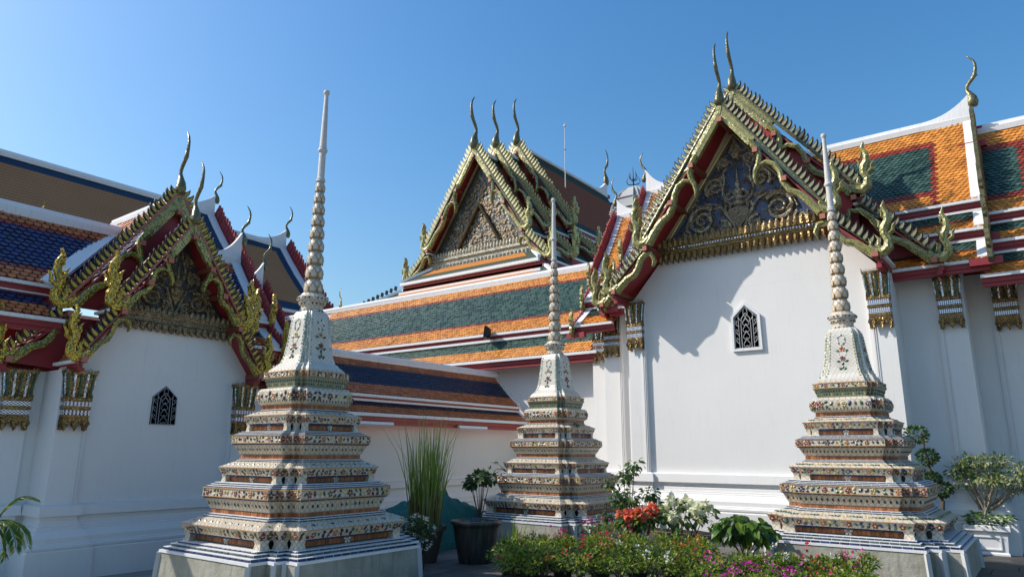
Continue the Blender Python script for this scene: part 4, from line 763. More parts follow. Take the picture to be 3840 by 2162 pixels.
# ------------------------------------------------------------------ far hall with three telescoped gables
def far_hall():
    XCf, YF = -29.65, 35.0
    R = thing('temple_hall', 'distant temple hall with three stacked golden gables and rust red roof', 'temple hall', (XCf, YF, 0))
    G = rect_frame(XCf, YF, (1, 0), (0, 1)); lm = leaf_mesh([M['mosaic_far'], M['mosaic_pale']])
    kw = dict(th=.22, mt=M['mosaic_far'], lm=lm, hhong=2.0, hhong2=1.9, purl=.22, chm=M['horn'], fwd=(0, -1, 0), rail=M['horn'])
    gable_tier(R, G, 0, 22.35, 4.30, 15.75, (4.3, 15.3, 6.05, 13.55), 1.6, pitch=.30, chofah=3.7, hb=.042, **kw)
    gable_tier(R, G, 2.45, 23.3, 4.50, 16.4, (4.5, 15.9, 6.3, 14.1), 3.6, pitch=.30, chofah=3.55, hb=.042, **kw)
    gable_tier(R, G, 5.0, 24.45, 4.70, 17.2, (4.7, 16.6, 6.6, 14.7), 6.0, pitch=.30, chofah=3.6, hb=.042, **kw)
    def slab(name, mat, pr, v0, v1, lift, side):
        mb = MB(); deck(mb, G(0, 0, 0), EY, EX*side, pr, v0, v1, .06, -lift); build(mb, name, mat, R)
    mw, mr, md = Multi(), Multi(), Multi()
    for v0, v1, za, u1, z1, s0, s1 in ((.05, 2.6, 22.25, 4.35, 15.65, (4.2, 15.25), (6.15, 13.4)), (2.5, 5.2, 23.2, 4.55, 16.3, (4.4, 15.85), (6.4, 13.95)), (5.05, 18.9, 24.35, 4.75, 17.1, (4.6, 16.55), (6.7, 14.55))):
        for s in (-1, 1):
            P0 = G(0, 0, 0)
            for nm, pr in (('m', sag_prof(0, za, u1, z1, .12)), ('s', [s0, s1])):
                deck(md, P0, EY, EX*s, pr, v0, v1, .15)
                slab('roof_slope', M['far_green'], pr, v0+.02, v1, .01, s)
                k = len(pr)-1; a = np.array(pr[0])*.87+np.array(pr[-1])*.13; b = np.array(pr[0])*.1+np.array(pr[-1])*.9
                if nm == 'm': pr2 = [tuple(np.array(sag_prof(0, za, u1, z1, .12)[i])*1.0) for i in range(len(pr))][1:-1]; pr2 = [tuple(np.array(pr[0])*.35+np.array(pr[1])*.65)]+pr2+[tuple(np.array(pr[-2])*.5+np.array(pr[-1])*.5)]
                else: pr2 = [pr[0], tuple(np.array(pr[0])*.4+np.array(pr[1])*.6)]
                slab('roof_field', M['far_rust'], pr2, v0+.3, v1-.5 if v1 > 10 else v1, .035, s)
                white_eave(mw, mr, P0, EY, EX*s, pr[-1][0], pr[-1][1], v0, v1, .14, .4)
            q = P0+EX*s*s0[0]+np.array([0, 0, s0[1]+.1]); mw.beam(q+EY*v0, q+EY*v1, .25, .12)
        mb = MB(); mb.prism([(-u1+.2, s0[1]-.5), (u1-.2, s0[1]-.5), (u1-.2, z1+.1), (-u1+.2, z1+.1)], lambda a, b, t: G(a, t, b), v0+1.05, v1-.3); build(mb, 'inner_wall', M['red'], R)
        ridge_cap(mw, G(0, v0+.2, za), G(0, v1, za), .22, .4, 1.3 if v1 > 10 else 0, 2.6)
        mb = MB(); mb.prism([(-u1*.97, z1), (u1*.97, z1), (0, za-.15)], lambda a, b, t: G(a, t, b), v0+.9, v0+1.0); build(mb, 'gable_boarding', M['redbright'] if v0 > 1 else M['red'], R)
    chofa(mwp := build((lambda m: (m.box(XCf-.1, XCf+.1, YF+18.6, YF+18.95, 24.3, 24.5), m)[1])(MB()), 'rear_gable_trim', M['red'], R), G(0, 18.9, 25.75), (0, 1, 0), 3.3, M['horn'])
    for k in range(9): mb = MB(); f = k/9; p = G(4.75*f, 18.95, 24.35-7.25*f); mb.beam(p, p+EY*.45+np.array([0, 0, .12]), .22, .34); build(mb, 'rear_flame_leaf', M['red'], R)
    # carved gable field, set back under the roof
    ZB, HW, ZT = 15.05, 3.75, 20.6; V0 = .85
    mb = MB(); mb.prism([(-HW-.7, ZB-.3), (HW+.7, ZB-.3), (0, ZT+.9)], lambda a, b, t: G(a, t, b), V0, V0+.04); ped = build(mb, 'pediment', m_mosaic('far blue green ground', [(.02, .03, .03), (.05, .06, .06), (.06, .09, .10)], 9, .3, .2, .4), R)
    for s in (-1, 1):
        mb = MB(); mb.ribbon([(s*(HW+.75), ZB-.3), (0, ZT+.95)], [.28, .28], lambda a, b, t: G(a, V0+t, b), -.18, .0, 0, .05); mb.ribbon([(s*1.95, ZB+.15), (0, ZB+3.3)], [.18, .18], lambda a, b, t: G(a, V0+t, b), -.22, .0, 0, .08); build(mb, 'gilt_frame', M['bronze'], ped)
    rg = np.random.default_rng(9); bagf = Bag('carved_flower', ped, [M['f_pale'], M['carve_dk'], M['f_mar'], M['bronze']], 260)
    fl = [(0, 0, .10)]+[(math.cos(a)*r, math.sin(a)*r, z) for a, r, z in [(2*PI*j/10, 1 if j % 2 == 0 else .5, .0 if j % 2 == 0 else .04) for j in range(10)]]
    shf = bagf.shape(fl, [(0, 1+j, 1+(j+1) % 10) for j in range(10)]); n = 0
    for k in range(1500):
        u = rg.uniform(-HW, HW); z = rg.uniform(ZB+.1, ZT); f = 1-(z-ZB)/(ZT-ZB)
        if abs(u) > HW*f*.96: continue
        r = rg.uniform(.07, .15); a = rg.uniform(0, 6.3); bagf.put(frame(G(u, V0-.03-rg.uniform(0, .05), z), (math.cos(a)*r, 0, math.sin(a)*r), (-math.sin(a)*r, 0, math.cos(a)*r), (0, -r*1.2, 0)), shf, int(rg.choice(4, p=[.12, .42, .06, .40])))
    bagf.finish('carved_flowers')
    mb = MB()
    for z0, z1, d in ((14.30, 14.42, .30), (14.42, 14.72, .22), (14.72, 14.84, .34), (14.84, 15.02, .26)): mb.box(XCf-5.0, XCf+5.0, YF+V0-d, YF+V0+.1, z0, z1)
    cor = build(mb, 'cornice', M['carve'], R)
    row_petals(cor, lambda a, b, t: G(a, V0-.2+t, b), -4.6, 4.6, 15.02, 34, .27, .36, M['carve'], False, 'upright_leaf', .08); row_petals(cor, lambda a, b, t: G(a, V0-.25+t, b), -4.7, 4.7, 14.36, 30, .31, .46, M['mosaic_silver'], True, 'lotus_petal', .12)
    # hipped pent roofs below the gable
    def pent(zt, ot, zb, ob, ul, ur, ulb, urb, ma, mbo):
        q = lambda u, v, z: G(u, v, z)
        mb = MB(); a = [q(ul, ot, zt), q(ur, ot, zt), q(urb, ob, zb), q(ulb, ob, zb)]; mb.hexa([p-np.array([0, 0, .15]) for p in a], a); build(mb, 'pent_roof_border', mbo, R)
        i = lambda fu, fv: (lambda l, r: l+(r-l)*fu)(*(lambda A, B, C, D: (A+(D-A)*fv, B+(C-B)*fv))(*a))
        mb = MB(); b = [i(.08, -.0), i(.92, -.0), i(.93, .62), i(.07, .62)]; mb.hexa(b, [p+np.array([0, -.012, .03]) for p in b]); build(mb, 'pent_roof_field', ma, R)
        mw.beam(a[3]+(0, -.02, -.12), a[2]+(0, -.02, -.12), .2, .2); mw.beam(a[3]+(0, .0, .08), a[0]+(0, 0, .08), .22, .18); mw.beam(a[1]+(0, 0, .08), a[2]+(0, 0, .08), .22, .18); mw.beam(a[0]+(0, 0, .05), a[1]+(0, 0, .05), .2, .16)
    pent(14.25, .6, 13.3, -.55, -4.1, 4.55, -6.1, 5.9, M['far_orange'], M['far_green_x'])
    mr.box(XCf-6.05, XCf+6.05, YF-.4, YF-.1, 12.55, 13.12); mr.box(XCf+5.75, XCf+6.05, YF-.1, YF+12, 12.75, 13.1)
    mw.box(XCf-6.1, XCf+6.1, YF-.75, YF-.42, 12.38, 12.56); mw.box(XCf+5.8, XCf+6.15, YF-.40, YF+12, 12.38, 12.56)
    pent(12.75, -.3, 10.9, -2.6, -6.2, 6.2, -10.0, 9.0, M['far_orange'], M['far_green_x'])
    for k in range(14):
        f = k/13; p = G(-6.6-3.6*f, -.5-2.2*f, 13.0-1.95*f); mb = MB(); mb.beam(p, p+np.array([-.12, -.05, .02]), .22, .30); build(mb, 'hip_leaf', M['dark'], R)
    md.build_all('roof_deck', M['red'], R); mw.build_all('white_roof_trim', M['trim'], R); mr.build_all('red_fascia', M['red'], R)
    mb = MB(); mb.box(XCf-5.5, XCf+5.5, YF+1.2, YF+18, 0, 14.4); build(mb, 'wall', M['white'], R)
far_hall()
def rear_hall():
    R = thing('temple_hall', 'big hall behind the left roofs with faded brown tiles bordered in dull blue', 'temple hall', (-29, 0, 0)); XH = -29.0; q_ = XH/-24; zq = lambda z: 1.65+(z-1.65)*q_
    mw, mr, md = Multi(), Multi(), Multi()
    for y0, y1, zr, ch, nm in ((-20, 13.35*q_, zq(10.22), 1.15*q_, 0), (13.2*q_, 16.55*q_, zq(9.68), 1.2*q_, 1)):
        P0 = (XH, y0, 0); pr = sag_prof(0, zr, 3.0*q_, zr-3.15*q_, .12); L = y1-y0
        deck(md, P0, EY, EX, pr, 0, L, .1)
        mb = MB(); deck(mb, P0, EY, EX, pr, 0, L-.02, .05, -.02); build(mb, 'roof_border', M['far_blue'], R)
        pr2 = [tuple(np.array(pr[0])*.45+np.array(pr[1])*.55)]+pr[1:-1]+[tuple(np.array(pr[-2])*.55+np.array(pr[-1])*.45)]
        mb = MB(); deck(mb, P0, EY, EX, pr2, 0, L-.75, .05, -.05); build(mb, 'roof_field', M['far_brown'], R)
        ridge_cap(mw, (XH, y0, zr), (XH, y1, zr), .2, .26, .75, 1.8); verge(mw, mr, P0, EY, EX, pr, L, 1, .35, .1, .06)
        white_eave(mw, mr, P0, EY, EX, 3.0*q_, zr-3.15*q_, 0, L, .14, .36)
        sk = [(2.9*q_, zr-3.7*q_), (4.2*q_, zr-4.6*q_)]; deck(md, P0, EY, EX, sk, 0, L, .1); mb = MB(); deck(mb, P0, EY, EX, sk, 0, L-.02, .05, -.02); build(mb, 'skirt_roof', M['far_brown'], R); white_eave(mw, mr, P0, EY, EX, 4.2*q_, zr-4.6*q_, 0, L, .12, .30)
        q = np.array([XH+2.9*q_, y0, zr-3.62*q_]); mw.beam(q, q+EY*L, .2, .12)
        part = build((lambda m: (m.box(XH-.08, XH+.08, y1-.1, y1+.12, zr-.5, zr-.3), m)[1])(MB()), 'gable_end_trim', M['red'], R)
        lm = leaf_mesh([M['red'], M['mosaic_gold']]); naga_side(part, rect_frame(XH, y1, (1, 0), (0, -1)), 1, (0, zr+.05), (3.0*q_, zr-3.15*q_), -.12, .1, M['red'], lm, .26, True, M['red'], hb=.03)
        chofa(part, (XH, y1+.06, zr+.68), (0, 1, 0), ch*1.05, M['horn'])
    md.build_all('roof_deck', M['red'], R); mw.build_all('white_roof_trim', M['trim'], R); mr.build_all('red_fascia', M['red'], R)
    mb = MB(); mb.box(XH-6, XH+2.6, -20, 19, 0, 6.2); build(mb, 'wall', M['wall_cream'], R)
rear_hall()
def back_finial(px, py, depth, h, label, fwd):
    d = CR*(px-1920)/FPX-CU*(py-1081)/FPX+CF; p = CAM+d*depth; R = thing('roof_finial', label, 'finial', tuple(p)); mb = MB(); mb.beam(p-np.array([0, 0, .8]), p+np.array([0, 0, .05]), h*.1, h*.1); build(mb, 'mount', M['mosaic_gold'], R); chofa(R, p, fwd, h, M['mosaic_gold'], 'horn')
back_finial(1277, 1146, 24.0, .62, 'small curved gilt finial rising behind the left end of the green gallery ridge', (-1, 0, 0))
back_finial(152, 806, 15.0, .34, 'slim gilt finial tip standing behind the white ridge of the blue tiled left wing', (0, 1, 0))
# ------------------------------------------------------------------ grey tower and aerial far behind
def prang():
    d = CR*(2376-1920)/FPX-CU*(700-1081)/FPX+CF; k = 30/np.hypot(d[0], d[1]); p = CAM+d*k; x, y, zt = p; g = k*math.hypot(*[np.linalg.norm(d), 0])/FPX   # metres per pixel there
    R = thing('stone_tower', 'grey ribbed tower with an iron trident top between the two tall halls', 'tower', (x, y, 0)); mb = MB()
    pr = [(.05, 0), (.24, -.12), (.46, -.38), (.62, -.75), (.70, -1.2), (.72, -1.25), (.70, -1.75), (.75, -1.8), (.73, -2.4), (.78, -2.45), (.78, -6), (1.2, -8), (1.4, -zt)]
    def ring(r, z):
        out = []; r = r*1.35
        for q in range(4):
            for a, b in ((1, -.45), (1, .45), (.86, .45), (.86, .68), (.68, .68), (.68, .86), (.45, .86)):
                c, s = math.cos(q*PI/2), math.sin(q*PI/2); out.append((x+r*(a*c-b*s), y+r*(a*s+b*c), zt+z))
        return out
    mb.loft([ring(r, z) for r, z in pr]); build(mb, 'shaft', M['prang'], R)
    for k in range(28):
        P_ = [ring(np.interp(z, [q[1] for q in pr[::-1]], [q[0] for q in pr[::-1]])*1.03, z)[k] for z in np.linspace(-.04, -1.2, 9)]; mb = MB(); mb.tube(P_, .028, 5); build(mb, 'rib', M['prang'], R)
    for z in (-.72, -1.22, -1.78, -2.42): mb = MB(); r = np.interp(z, [q[1] for q in pr[::-1]], [q[0] for q in pr[::-1]])*1.05; mb.loft([ring(r, z-.035), ring(r*1.03, z), ring(r, z+.035)]); build(mb, 'ledge', M['prang'], R)
    for z in (-1.5, -2.1):
        for a, b in ((0, -1), (-.55, -1), (.55, -1), (1, 0), (1, -.55)):
            mb = MB(); c = np.array([x+a*.95, y+b*.95, zt+z]); mb.prism([(-.13, -.2), (.13, -.2), (.13, .08), (0, .24), (-.13, .08)], lambda u, w, t: c+np.array([u if b == -1 else t, -t if b == -1 else u, w]), -.02, .06); build(mb, 'niche', M['prang'], R)
    mb = MB(); mb.tube([(x, y, zt-.1), (x, y, zt+.95)], [.04, .01], 6)
    for j, (zz, rr) in enumerate(((.12, .30), (.34, .22))):
        for k2 in range(4):
            a = k2*PI/2+.4+j*.7; mb.tube([(x, y, zt+zz-.05), (x+rr*.8*math.cos(a), y+rr*.8*math.sin(a), zt+zz), (x+rr*math.cos(a), y+rr*math.sin(a), zt+zz+.12), (x+rr*.75*math.cos(a), y+rr*.75*math.sin(a), zt+zz+.34)], [.022, .022, .018, .006], 5)
    build(mb, 'iron_trident', M['dark'], R)
prang()
def aerial():
    d = CR*(2120-1920)/FPX-CU*(665-1081)/FPX+CF; k = 52/np.linalg.norm(d); p = CAM+d*k; h = 209/FPX*52*.97; R = thing('lightning_rod', 'thin steel lightning rod standing up from the far rust red roof', 'lightning rod', tuple(p)); mb = MB(); mb.tube([p-np.array([0, 0, .8]), p+np.array([0, 0, h*.55]), p+np.array([0, 0, h])], [.045, .035, .022], 6); build(mb, 'mast', M['grille_w'], R)
    mb = MB(); mb.lathe([(.03, 0), (.10, .05), (.03, .12)], tuple(p+np.array([0, 0, h*.55-.06])), 8); mb.lathe([(.02, 0), (.10, .06), (.07, .16), (.005, .34)], tuple(p+np.array([0, 0, h-.05])), 8); build(mb, 'tip', M['grille_w'], R)
aerial()
def floodlight():
    p = np.array([0, 0, 0.]); d = CR*(1832-1920)/FPX-CU*(1262-1081)/FPX+CF; k = (15.95-CAM[1])/d[1]; p = CAM+d*k
    R = thing('floodlight', 'black floodlight clamped to the red eave of the green tiled gallery', 'floodlight', tuple(p)); ax = unit((-.75, -.45, .10)); sd = unit(np.cross(ax, (0, 0, 1))); up = np.cross(sd, ax)
    mb = MB(); c = p+np.array([-.06, 0, .14]); r = lambda o, w, h: [c+ax*o+sd*w*i+up*h*j for i, j in ((-1, -1), (1, -1), (1, 1), (-1, 1))]
    mb.loft([r(-.05, .13, .14), r(.04, .16, .17), r(.07, .165, .175)]); build(mb, 'lamp_body', M['dark'], R)
    for i in range(6): mb = MB(); mb.loft([[c+ax*a+sd*(-.12+.048*i+w)+up*h for a, h in ((-.05, -.13), (-.05, .13), (-.10, .10), (-.10, -.10))] for w in (-.006, .006)]); build(mb, 'cooling_fin', M['dark'], R)
    mb = MB(); mb.tube([p+np.array([.12, .1, -.06]), p+np.array([.02, .02, -.02]), c-up*.17-ax*.02], .022, 6); mb.beam(c-sd*.19-up*.17, c+sd*.19-up*.17, .04, .02); [mb.beam(c+s*sd*.185-up*.17, c+s*sd*.185, .03, .012, up=ax) for s in (-1, 1)]; build(mb, 'bracket', M['dark'], R)
    mb = MB(); mb.loft([r(.072, .145, .155), r(.078, .145, .155)]); build(mb, 'lamp_glass', m_plain('dull lamp glass', (.15, .16, .17), .15, .1), R)
floodlight()
def tube_light(y, label):
    R = thing('tube_light', label, 'tube light', (-11.70, y, 2.20)); mb = MB(); mb.loft([[(-11.64, y+s, 2.20), (-11.56, y+s, 2.20), (-11.58, y+s, 2.26), (-11.62, y+s, 2.26)] for s in (-.55, .55)]); build(mb, 'fitting', M['trim'], R)
    mb = MB(); mb.tube([(-11.60, y-.5, 2.18), (-11.60, y+.5, 2.18)], .016, 8); build(mb, 'tube', M['grille_w'], R)
tube_light(13.85, 'white fluorescent tube fitting under the blue gallery eave behind the reeds'); tube_light(10.55, 'white fluorescent tube fitting under the eave just right of the large left spire')
# ------------------------------------------------------------------ tiled spires
FM_ALL = ['f_red', 'f_yel', 'f_grn', 'f_dk', 'f_blue', 'f_wh', 'f_or', 'f_mar', 'f_sage']
KA, KB = .725, .83
def redent(W): 
    a, b = KA*W, KB*W; q = [(-a, -W), (a, -W), (a, -b), (b, -b), (b, -a)]; out = []
    for k in range(4):
        c, s = [(1, 0), (0, 1), (-1, 0), (0, -1)][k]; out += [(x*c-y*s, x*s+y*c) for x, y in q]
    return out
def flower_shape(np_=5, pr=.42):
    v = []; f = []; fm = []
    for k in range(np_):
        a = 2*PI*k/np_+.3; c, s = math.cos(a), math.sin(a); b = len(v)
        for r, w, z in ((.22, 0, .05), (.45, .26, .14), (.78, .30, .16), (1.0, 0, .06), (.78, -.30, .16), (.45, -.26, .14), (.62, 0, .26)): v.append((r*c-w*s, r*s+w*c, z))
        f += [(b+i, b+(i+1) % 6, b+6) for i in range(6)]; fm += [0]*6
    b = len(v)
    for i in range(6): v.append((.3*math.cos(i*PI/3), .3*math.sin(i*PI/3), .12))
    v.append((0, 0, .42)); f += [(b+i, b+(i+1) % 6, b+6) for i in range(6)]; fm += [1]*6
    return v, f, fm
LEAF_CER = ([(0, -.5, .02), (.30, -.12, .06), (.24, .25, .07), (0, .62, .02), (-.24, .25, .07), (-.30, -.12, .06), (0, 0, .22)], [(i, (i+1) % 6, 6) for i in range(6)])
def chedi(X, Y, label, tone, seed, dz=0.0, bk=1.0):
    rg = np.random.default_rng(seed)
    R = thing('tiled_spire', label, 'stupa', (X, Y, 0), 'tiled spires standing in the court'); O = np.array([X, Y, 0.])
    ring = lambda W, z: [(X+x, Y+y, z) for x, y in redent(W)]
    def part(name, bands, mats):
        mb = MB()
        for i in range(len(bands)-1):
            (w0, z0, m), (w1, z1, _) = bands[i], bands[i+1]; mb.loft([ring(w0, z0), ring(w1, z1)], m, True, True, True)
        return build(mb, name, mats, R)
    ct = Bag('course_tile', R, [M['bluetile'], M['teal'], M['orbrick']], 285); s_c = ct.shape(*box_shape(1, 1, 1, .2))
    bt = Bag('brick_tile', R, [M['orbrick']], 240); s_b = bt.shape(*box_shape(1, 1, 1, .15))
    fmats = [M[k] for k in FM_ALL]
    fb = Bag('ceramic_flower', R, fmats, 200); lb = Bag('ceramic_leaf', R, fmats, 285); db = Bag('ceramic_bead', R, fmats, 240)
    FV, FF, FX = flower_shape(); fsh = {}
    def fl(cp, cc):
        if (cp, cc) not in fsh: fsh[(cp, cc)] = fb.shape(FV, FF, [FM_ALL.index(cp) if q == 0 else FM_ALL.index(cc) for q in FX])
        return fsh[(cp, cc)]
    s_l = lb.shape(*LEAF_CER); s_d = db.shape([(.5*math.cos(i*PI/3), .5*math.sin(i*PI/3), 0) for i in range(6)]+[(.36*math.cos(i*PI/3), .36*math.sin(i*PI/3), .22) for i in range(6)]+[(0, 0, .28)], [(i, (i+1) % 6, 6+(i+1) % 6, 6+i) for i in range(6)]+[(6+i, 6+(i+1) % 6, 12) for i in range(6)])
    def edges(W, W2=None):
        a = redent(W); b = redent(W2 or W)
        for i in range(20):
            p, q = np.array(a[i]), np.array(a[(i+1) % 20]); yield i % 5, p, q, np.array(b[i]), np.array(b[(i+1) % 20])
    def course(par, W, z, h, mat, tl=.105, th=.012, bag=None, sh=None):
        bag = bag or ct
        for i, p, q, _, _ in edges(W):
            if sh and i: continue
            L = np.linalg.norm(q-p); e = (q-p)/L; n = max(1, int(round(L/tl))); w = L/n; o = np.array([e[1], -e[0]])
            for k in range(n):
                c = p+e*(k+.5)*w; jt = rg.normal(0, .0012)
                bag.put(frame_s(np.array([X+c[0]+o[0]*(-.002+jt), Y+c[1]+o[1]*(-.002+jt), z+h*(.5 if sh else .40)]), (*e, 0), (0, 0, 1), (*o, 0), (w*.91, h*(.90 if sh or bag is bt else .66), th)), 0, mat, par, np.array([*o, 0.]))
    def frame_s(o, x, y, z, s): A = np.eye(4); A[:3, 0] = np.array(x)*s[0]; A[:3, 1] = np.array(y)*s[1]; A[:3, 2] = np.array(z)*s[2]; A[:3, 3] = o; return A
    palette = {'bright': (['f_red', 'f_red', 'f_yel', 'f_blue', 'f_or'], ['f_grn', 'f_grn', 'f_blue', 'f_dk', 'f_yel']), 'dull': (['f_mar', 'f_red', 'f_or', 'f_red', 'f_yel'], ['f_dk', 'f_mar', 'f_grn', 'f_mar', 'f_yel'])}[tone]
    def garland(par, W0, z0, W1, z1, fs, step, dense=True, zc=.5):
        """flowers with leaves between them along the middle of a band (W0,z0)-(W1,z1)"""
        for i, p, q, p2, q2 in edges(W0, W1):
            a = p+(p2-p)*zc; b = q+(q2-q)*zc; L = np.linalg.norm(b-a)
            if L < .03: continue
            e = (b-a)/L; o = np.array([e[1], -e[0], 0]); up = np.array([*((p2-p+q2-q)/2-0*e), z1-z0]); up = up-np.array([*e, 0])*np.dot(up[:2], e); up = unit(up); nr = np.cross([*e, 0], up); nr = nr if np.dot(nr, o) >= 0 else -nr
            n = max(1, int(round(L/step)))
            for k in range(n):
                t = (k+.5)/n; c = np.array([X, Y, 0])+np.array([*(a+e*L*t), z0+(z1-z0)*zc])+nr*.001
                if n < 3 or k % 4 == (n//2) % 4:
                    s = fs*rg.uniform(.85, 1.1); an = rg.uniform(0, 6); cx, sx = math.cos(an), math.sin(an); E3 = np.array([*e, 0]); cp = palette[0][int(rg.integers(0, 5))]
                    fb.put(frame(c, (E3*cx+up*sx)*s, (-E3*sx+up*cx)*s, nr*s), fl(cp, 'f_yel' if cp != 'f_yel' else 'f_or'), 0, par, nr)
                if dense and n >= 3 and k % 4 != (n//2) % 4:
                    for dz in ((.24, -.22) if rg.random() < .6 else (.05,)):
                        s = fs*rg.uniform(1.1, 1.6); an = rg.uniform(-1.2, 1.2)+(0 if dz > 0 else PI); E3 = np.array([*e, 0]); cx, sx = math.cos(an), math.sin(an)
                        lb.put(frame(c+up*dz*abs(z1-z0)+E3*rg.normal(0, .01), (E3*cx+up*sx)*s, (-E3*sx+up*cx)*s, nr*s), 0, FM_ALL.index(palette[1][int(rg.integers(0, 5))]), par, nr)
                elif dense and n < 3:
                    for dz in (.30, -.30): lb.put(frame(c+up*dz*abs(z1-z0), np.array([*e, 0])*fs*1.2, up*fs*1.2, nr*fs*1.2), 0, FM_ALL.index(palette[1][int(rg.integers(0, 4))]), par, nr)
    def motif_row(par, W0, z0, W1, z1, step, s, slant, cols, zc=.5):
        for i, p, q, p2, q2 in edges(W0, W1):
            a = p+(p2-p)*zc; b = q+(q2-q)*zc; L = np.linalg.norm(b-a)
            if L < .04: continue
            e = (b-a)/L; E3 = np.array([*e, 0]); up = np.array([*((p2-p+q2-q)/2), z1-z0]); up = up-E3*np.dot(up, E3); up = unit(up); nr = np.cross(E3, up); n = max(1, int(round(L/step)))
            for k in range(n):
                c = np.array([X, Y, 0])+np.array([*(a+e*L*(k+.5)/n), z0+(z1-z0)*zc])+nr*.001; col = FM_ALL.index(cols[k % len(cols)])
                for da, ds in (slant if isinstance(slant, list) else [(slant, 0)]):
                    cx, sx = math.cos(da), math.sin(da); lb.put(frame(c+E3*ds*s, (E3*cx+up*sx)*s, (-E3*sx+up*cx)*s, nr*s), 0, col, par, nr)
    def edging(par, W, z, h=.016):
        mb = MB(); mb.loft([ring(W-.012, z), ring(W+.008, z+h*.2), ring(W+.008, z+h*.8), ring(W-.012, z+h)]); build(mb, 'edging', M['ctrim'], par)
    def feet(par, W, z0, z1, s):
        c = redent(W)
        for k in range(4):
            for i, (x, y) in enumerate(c[k*5:k*5+5]):
                if i in (2, 4): continue
                mb = MB(); cx, cy = x*(1-s*.55/W), y*(1-s*.55/W)
                if i == 0 or i == 1: pass
                rr = lambda g, z: [(X+cx+dx*g, Y+cy+dy*g, z) for dx, dy in ((-s/2, -s/2), (s/2, -s/2), (s/2, s/2), (-s/2, s/2))]
                mb.loft([rr(1.12, z0), rr(1.0, z0+.25*(z1-z0)), rr(.86, z0+.6*(z1-z0)), rr(1.06, z1)]); build(mb, 'foot', M['china'], par)
    def medallion(par, W, z, s):
        for nx, ny in ((0, -1), (1, 0), (0, 1), (-1, 0)):
            nr = np.array([nx, ny, 0.]); e = np.array([-ny, nx, 0.]); fb.put(frame(O+nr*W+np.array([0, 0, z]), e*s, np.array([0, 0, s]), nr*s*1.4), fl('f_wh', 'f_wh'), 0, par, nr)
    # plinth of cement with pale edging
    pl = part('plinth', [(1.325, -.02, 0), (1.295, .43, 0)], [M['concrete']])
    mb = MB(); mb.loft([ring(1.307, .431), ring(1.307, .462)]); build(mb, 'edging', M['grout'], pl)
    for k in range(4):
        for i in (0, 1, 3, 4):
            (x0, y0), (x1, y1) = redent(1.332)[k*5+i], redent(1.302)[k*5+i]; mb = MB(); mb.beam((X+x0, Y+y0, 0), (X+x1, Y+y1, .43), .05, .05); build(mb, 'corner_edging', M['conc_edge'], pl)
    st = part('step_courses', [(1.27, .462, 0), (1.27, .497, 0)], [M['grout']]); mb = MB(); mb.loft([ring(1.205, .497), ring(1.205, .53)]); build(mb, 'step', M['grout'], st); mb = MB(); mb.loft([ring(1.14, .53), ring(1.14, .556)]); build(mb, 'step', M['grout'], st)
    course(st, 1.27, .464, .036, 0, .125); course(st, 1.205, .50, .033, 1, .12); course(st, 1.14, .533, .024, 0, .10)
    def lower_tier(nm, Wc, z0, z1, Wa, Wb, z2, Ws, z3, cs, fs, medal):
        t = part(nm, [(Wc, z0, 0), (Wc, z1, 1), (Wa, z1, 1), (Wb, z2, 1), (Wb, z2+.014, 1), (Ws, z3, 1)], [M['f_dk'], M['china']])
        feet(t, Wa, z0, z1, .105*Wb); edging(t, Wb, z2); course(t, Wa*.985, z1-.022, .02, 0, .11, .006)
        course(t, Wc, z0+.012, (z1-z0)*.62, 2, .055, .012, None, True); course(t, Wc, z0+.016+(z1-z0)*.66, (z1-z0)*.2, 0, .10, .014, None, True)
        garland(t, Wa, z1, Wb, z2, fs, fs*1.75); motif_row(t, Wb, z2+.014, Ws, z3, .125*Wb**.5, .056*Wb**.5, [(.9, -.7), (-.9, .7), (0, 0)] if tone == 'bright' else [(1.0, 0)], ['f_grn', 'f_yel'] if tone == 'bright' else ['f_yel', 'f_dk', 'f_yel', 'f_grn'])
        medallion(t, Wc+.006, (z0+z1)/2, medal); z = z3
        for w, h, mt in cs: mb = MB(); mb.loft([ring(w, z), ring(w, z+h)]); build(mb, 'step', M['grout'], t); course(t, w, z+.001, h-.004, mt, .11*max(.6, Wb**.5)); z += h
        return z
    def brick_band(W, z0, z1):
        t = part('brick_band', [(W, z0, 0), (W, z1, 0)], [M['joint']]); course(t, W, z0+.002, z1-z0-.004, 0, .055*max(.65, W), .009, bt)
        for i in range(1): pass
    def upper_tier(nm, W0, z0, W1, z1, Wb, zb0, zb1, cs, fs):
        t = part(nm, [(W0, z0, 0), (W1, z1, 0), (Wb-.012, zb0, 0), (Wb, zb0, 0), (Wb, zb1, 0)], [M['china']])
        motif_row(t, W0, z0, W1, z1, .075*max(.7, Wb), .055*max(.7, Wb), .5 if tone == 'dull' else 0, ['f_mar', 'f_dk'] if tone == 'bright' else ['f_dk', 'f_yel', 'f_dk'])
        course(t, Wb-.01, zb0-.018, .018, 0, .12, .006); edging(t, Wb, zb0-.002); edging(t, Wb, zb1-.012); garland(t, Wb, zb0, Wb, zb1, fs, fs*1.75); z = zb1
        for w, h, mt in cs: mb = MB(); mb.loft([ring(w, z), ring(w, z+h)]); build(mb, 'step', M['grout'], t); course(t, w, z+.001, h-.004, mt, .11*max(.6, Wb**.5)); z += h
        return z
    lower_tier('base_tier', .985, .556, .66, 1.085, 1.135, .755, .945, .84, [(.925, .022, 1), (.895, .022, 0)], .046, .06)
    brick_band(.855, .884, .94)
    upper_tier('flared_tier', .87, .94, .925, 1.065, .955, 1.085, 1.195, [(.92, .022, 0), (.885, .02, 1), (.85, .02, 0)], .045)
    lower_tier('base_tier', .71, 1.257, 1.345, .785, .823, 1.43, .675, 1.51, [(.655, .018, 1), (.635, .016, 0)], .038, .05)
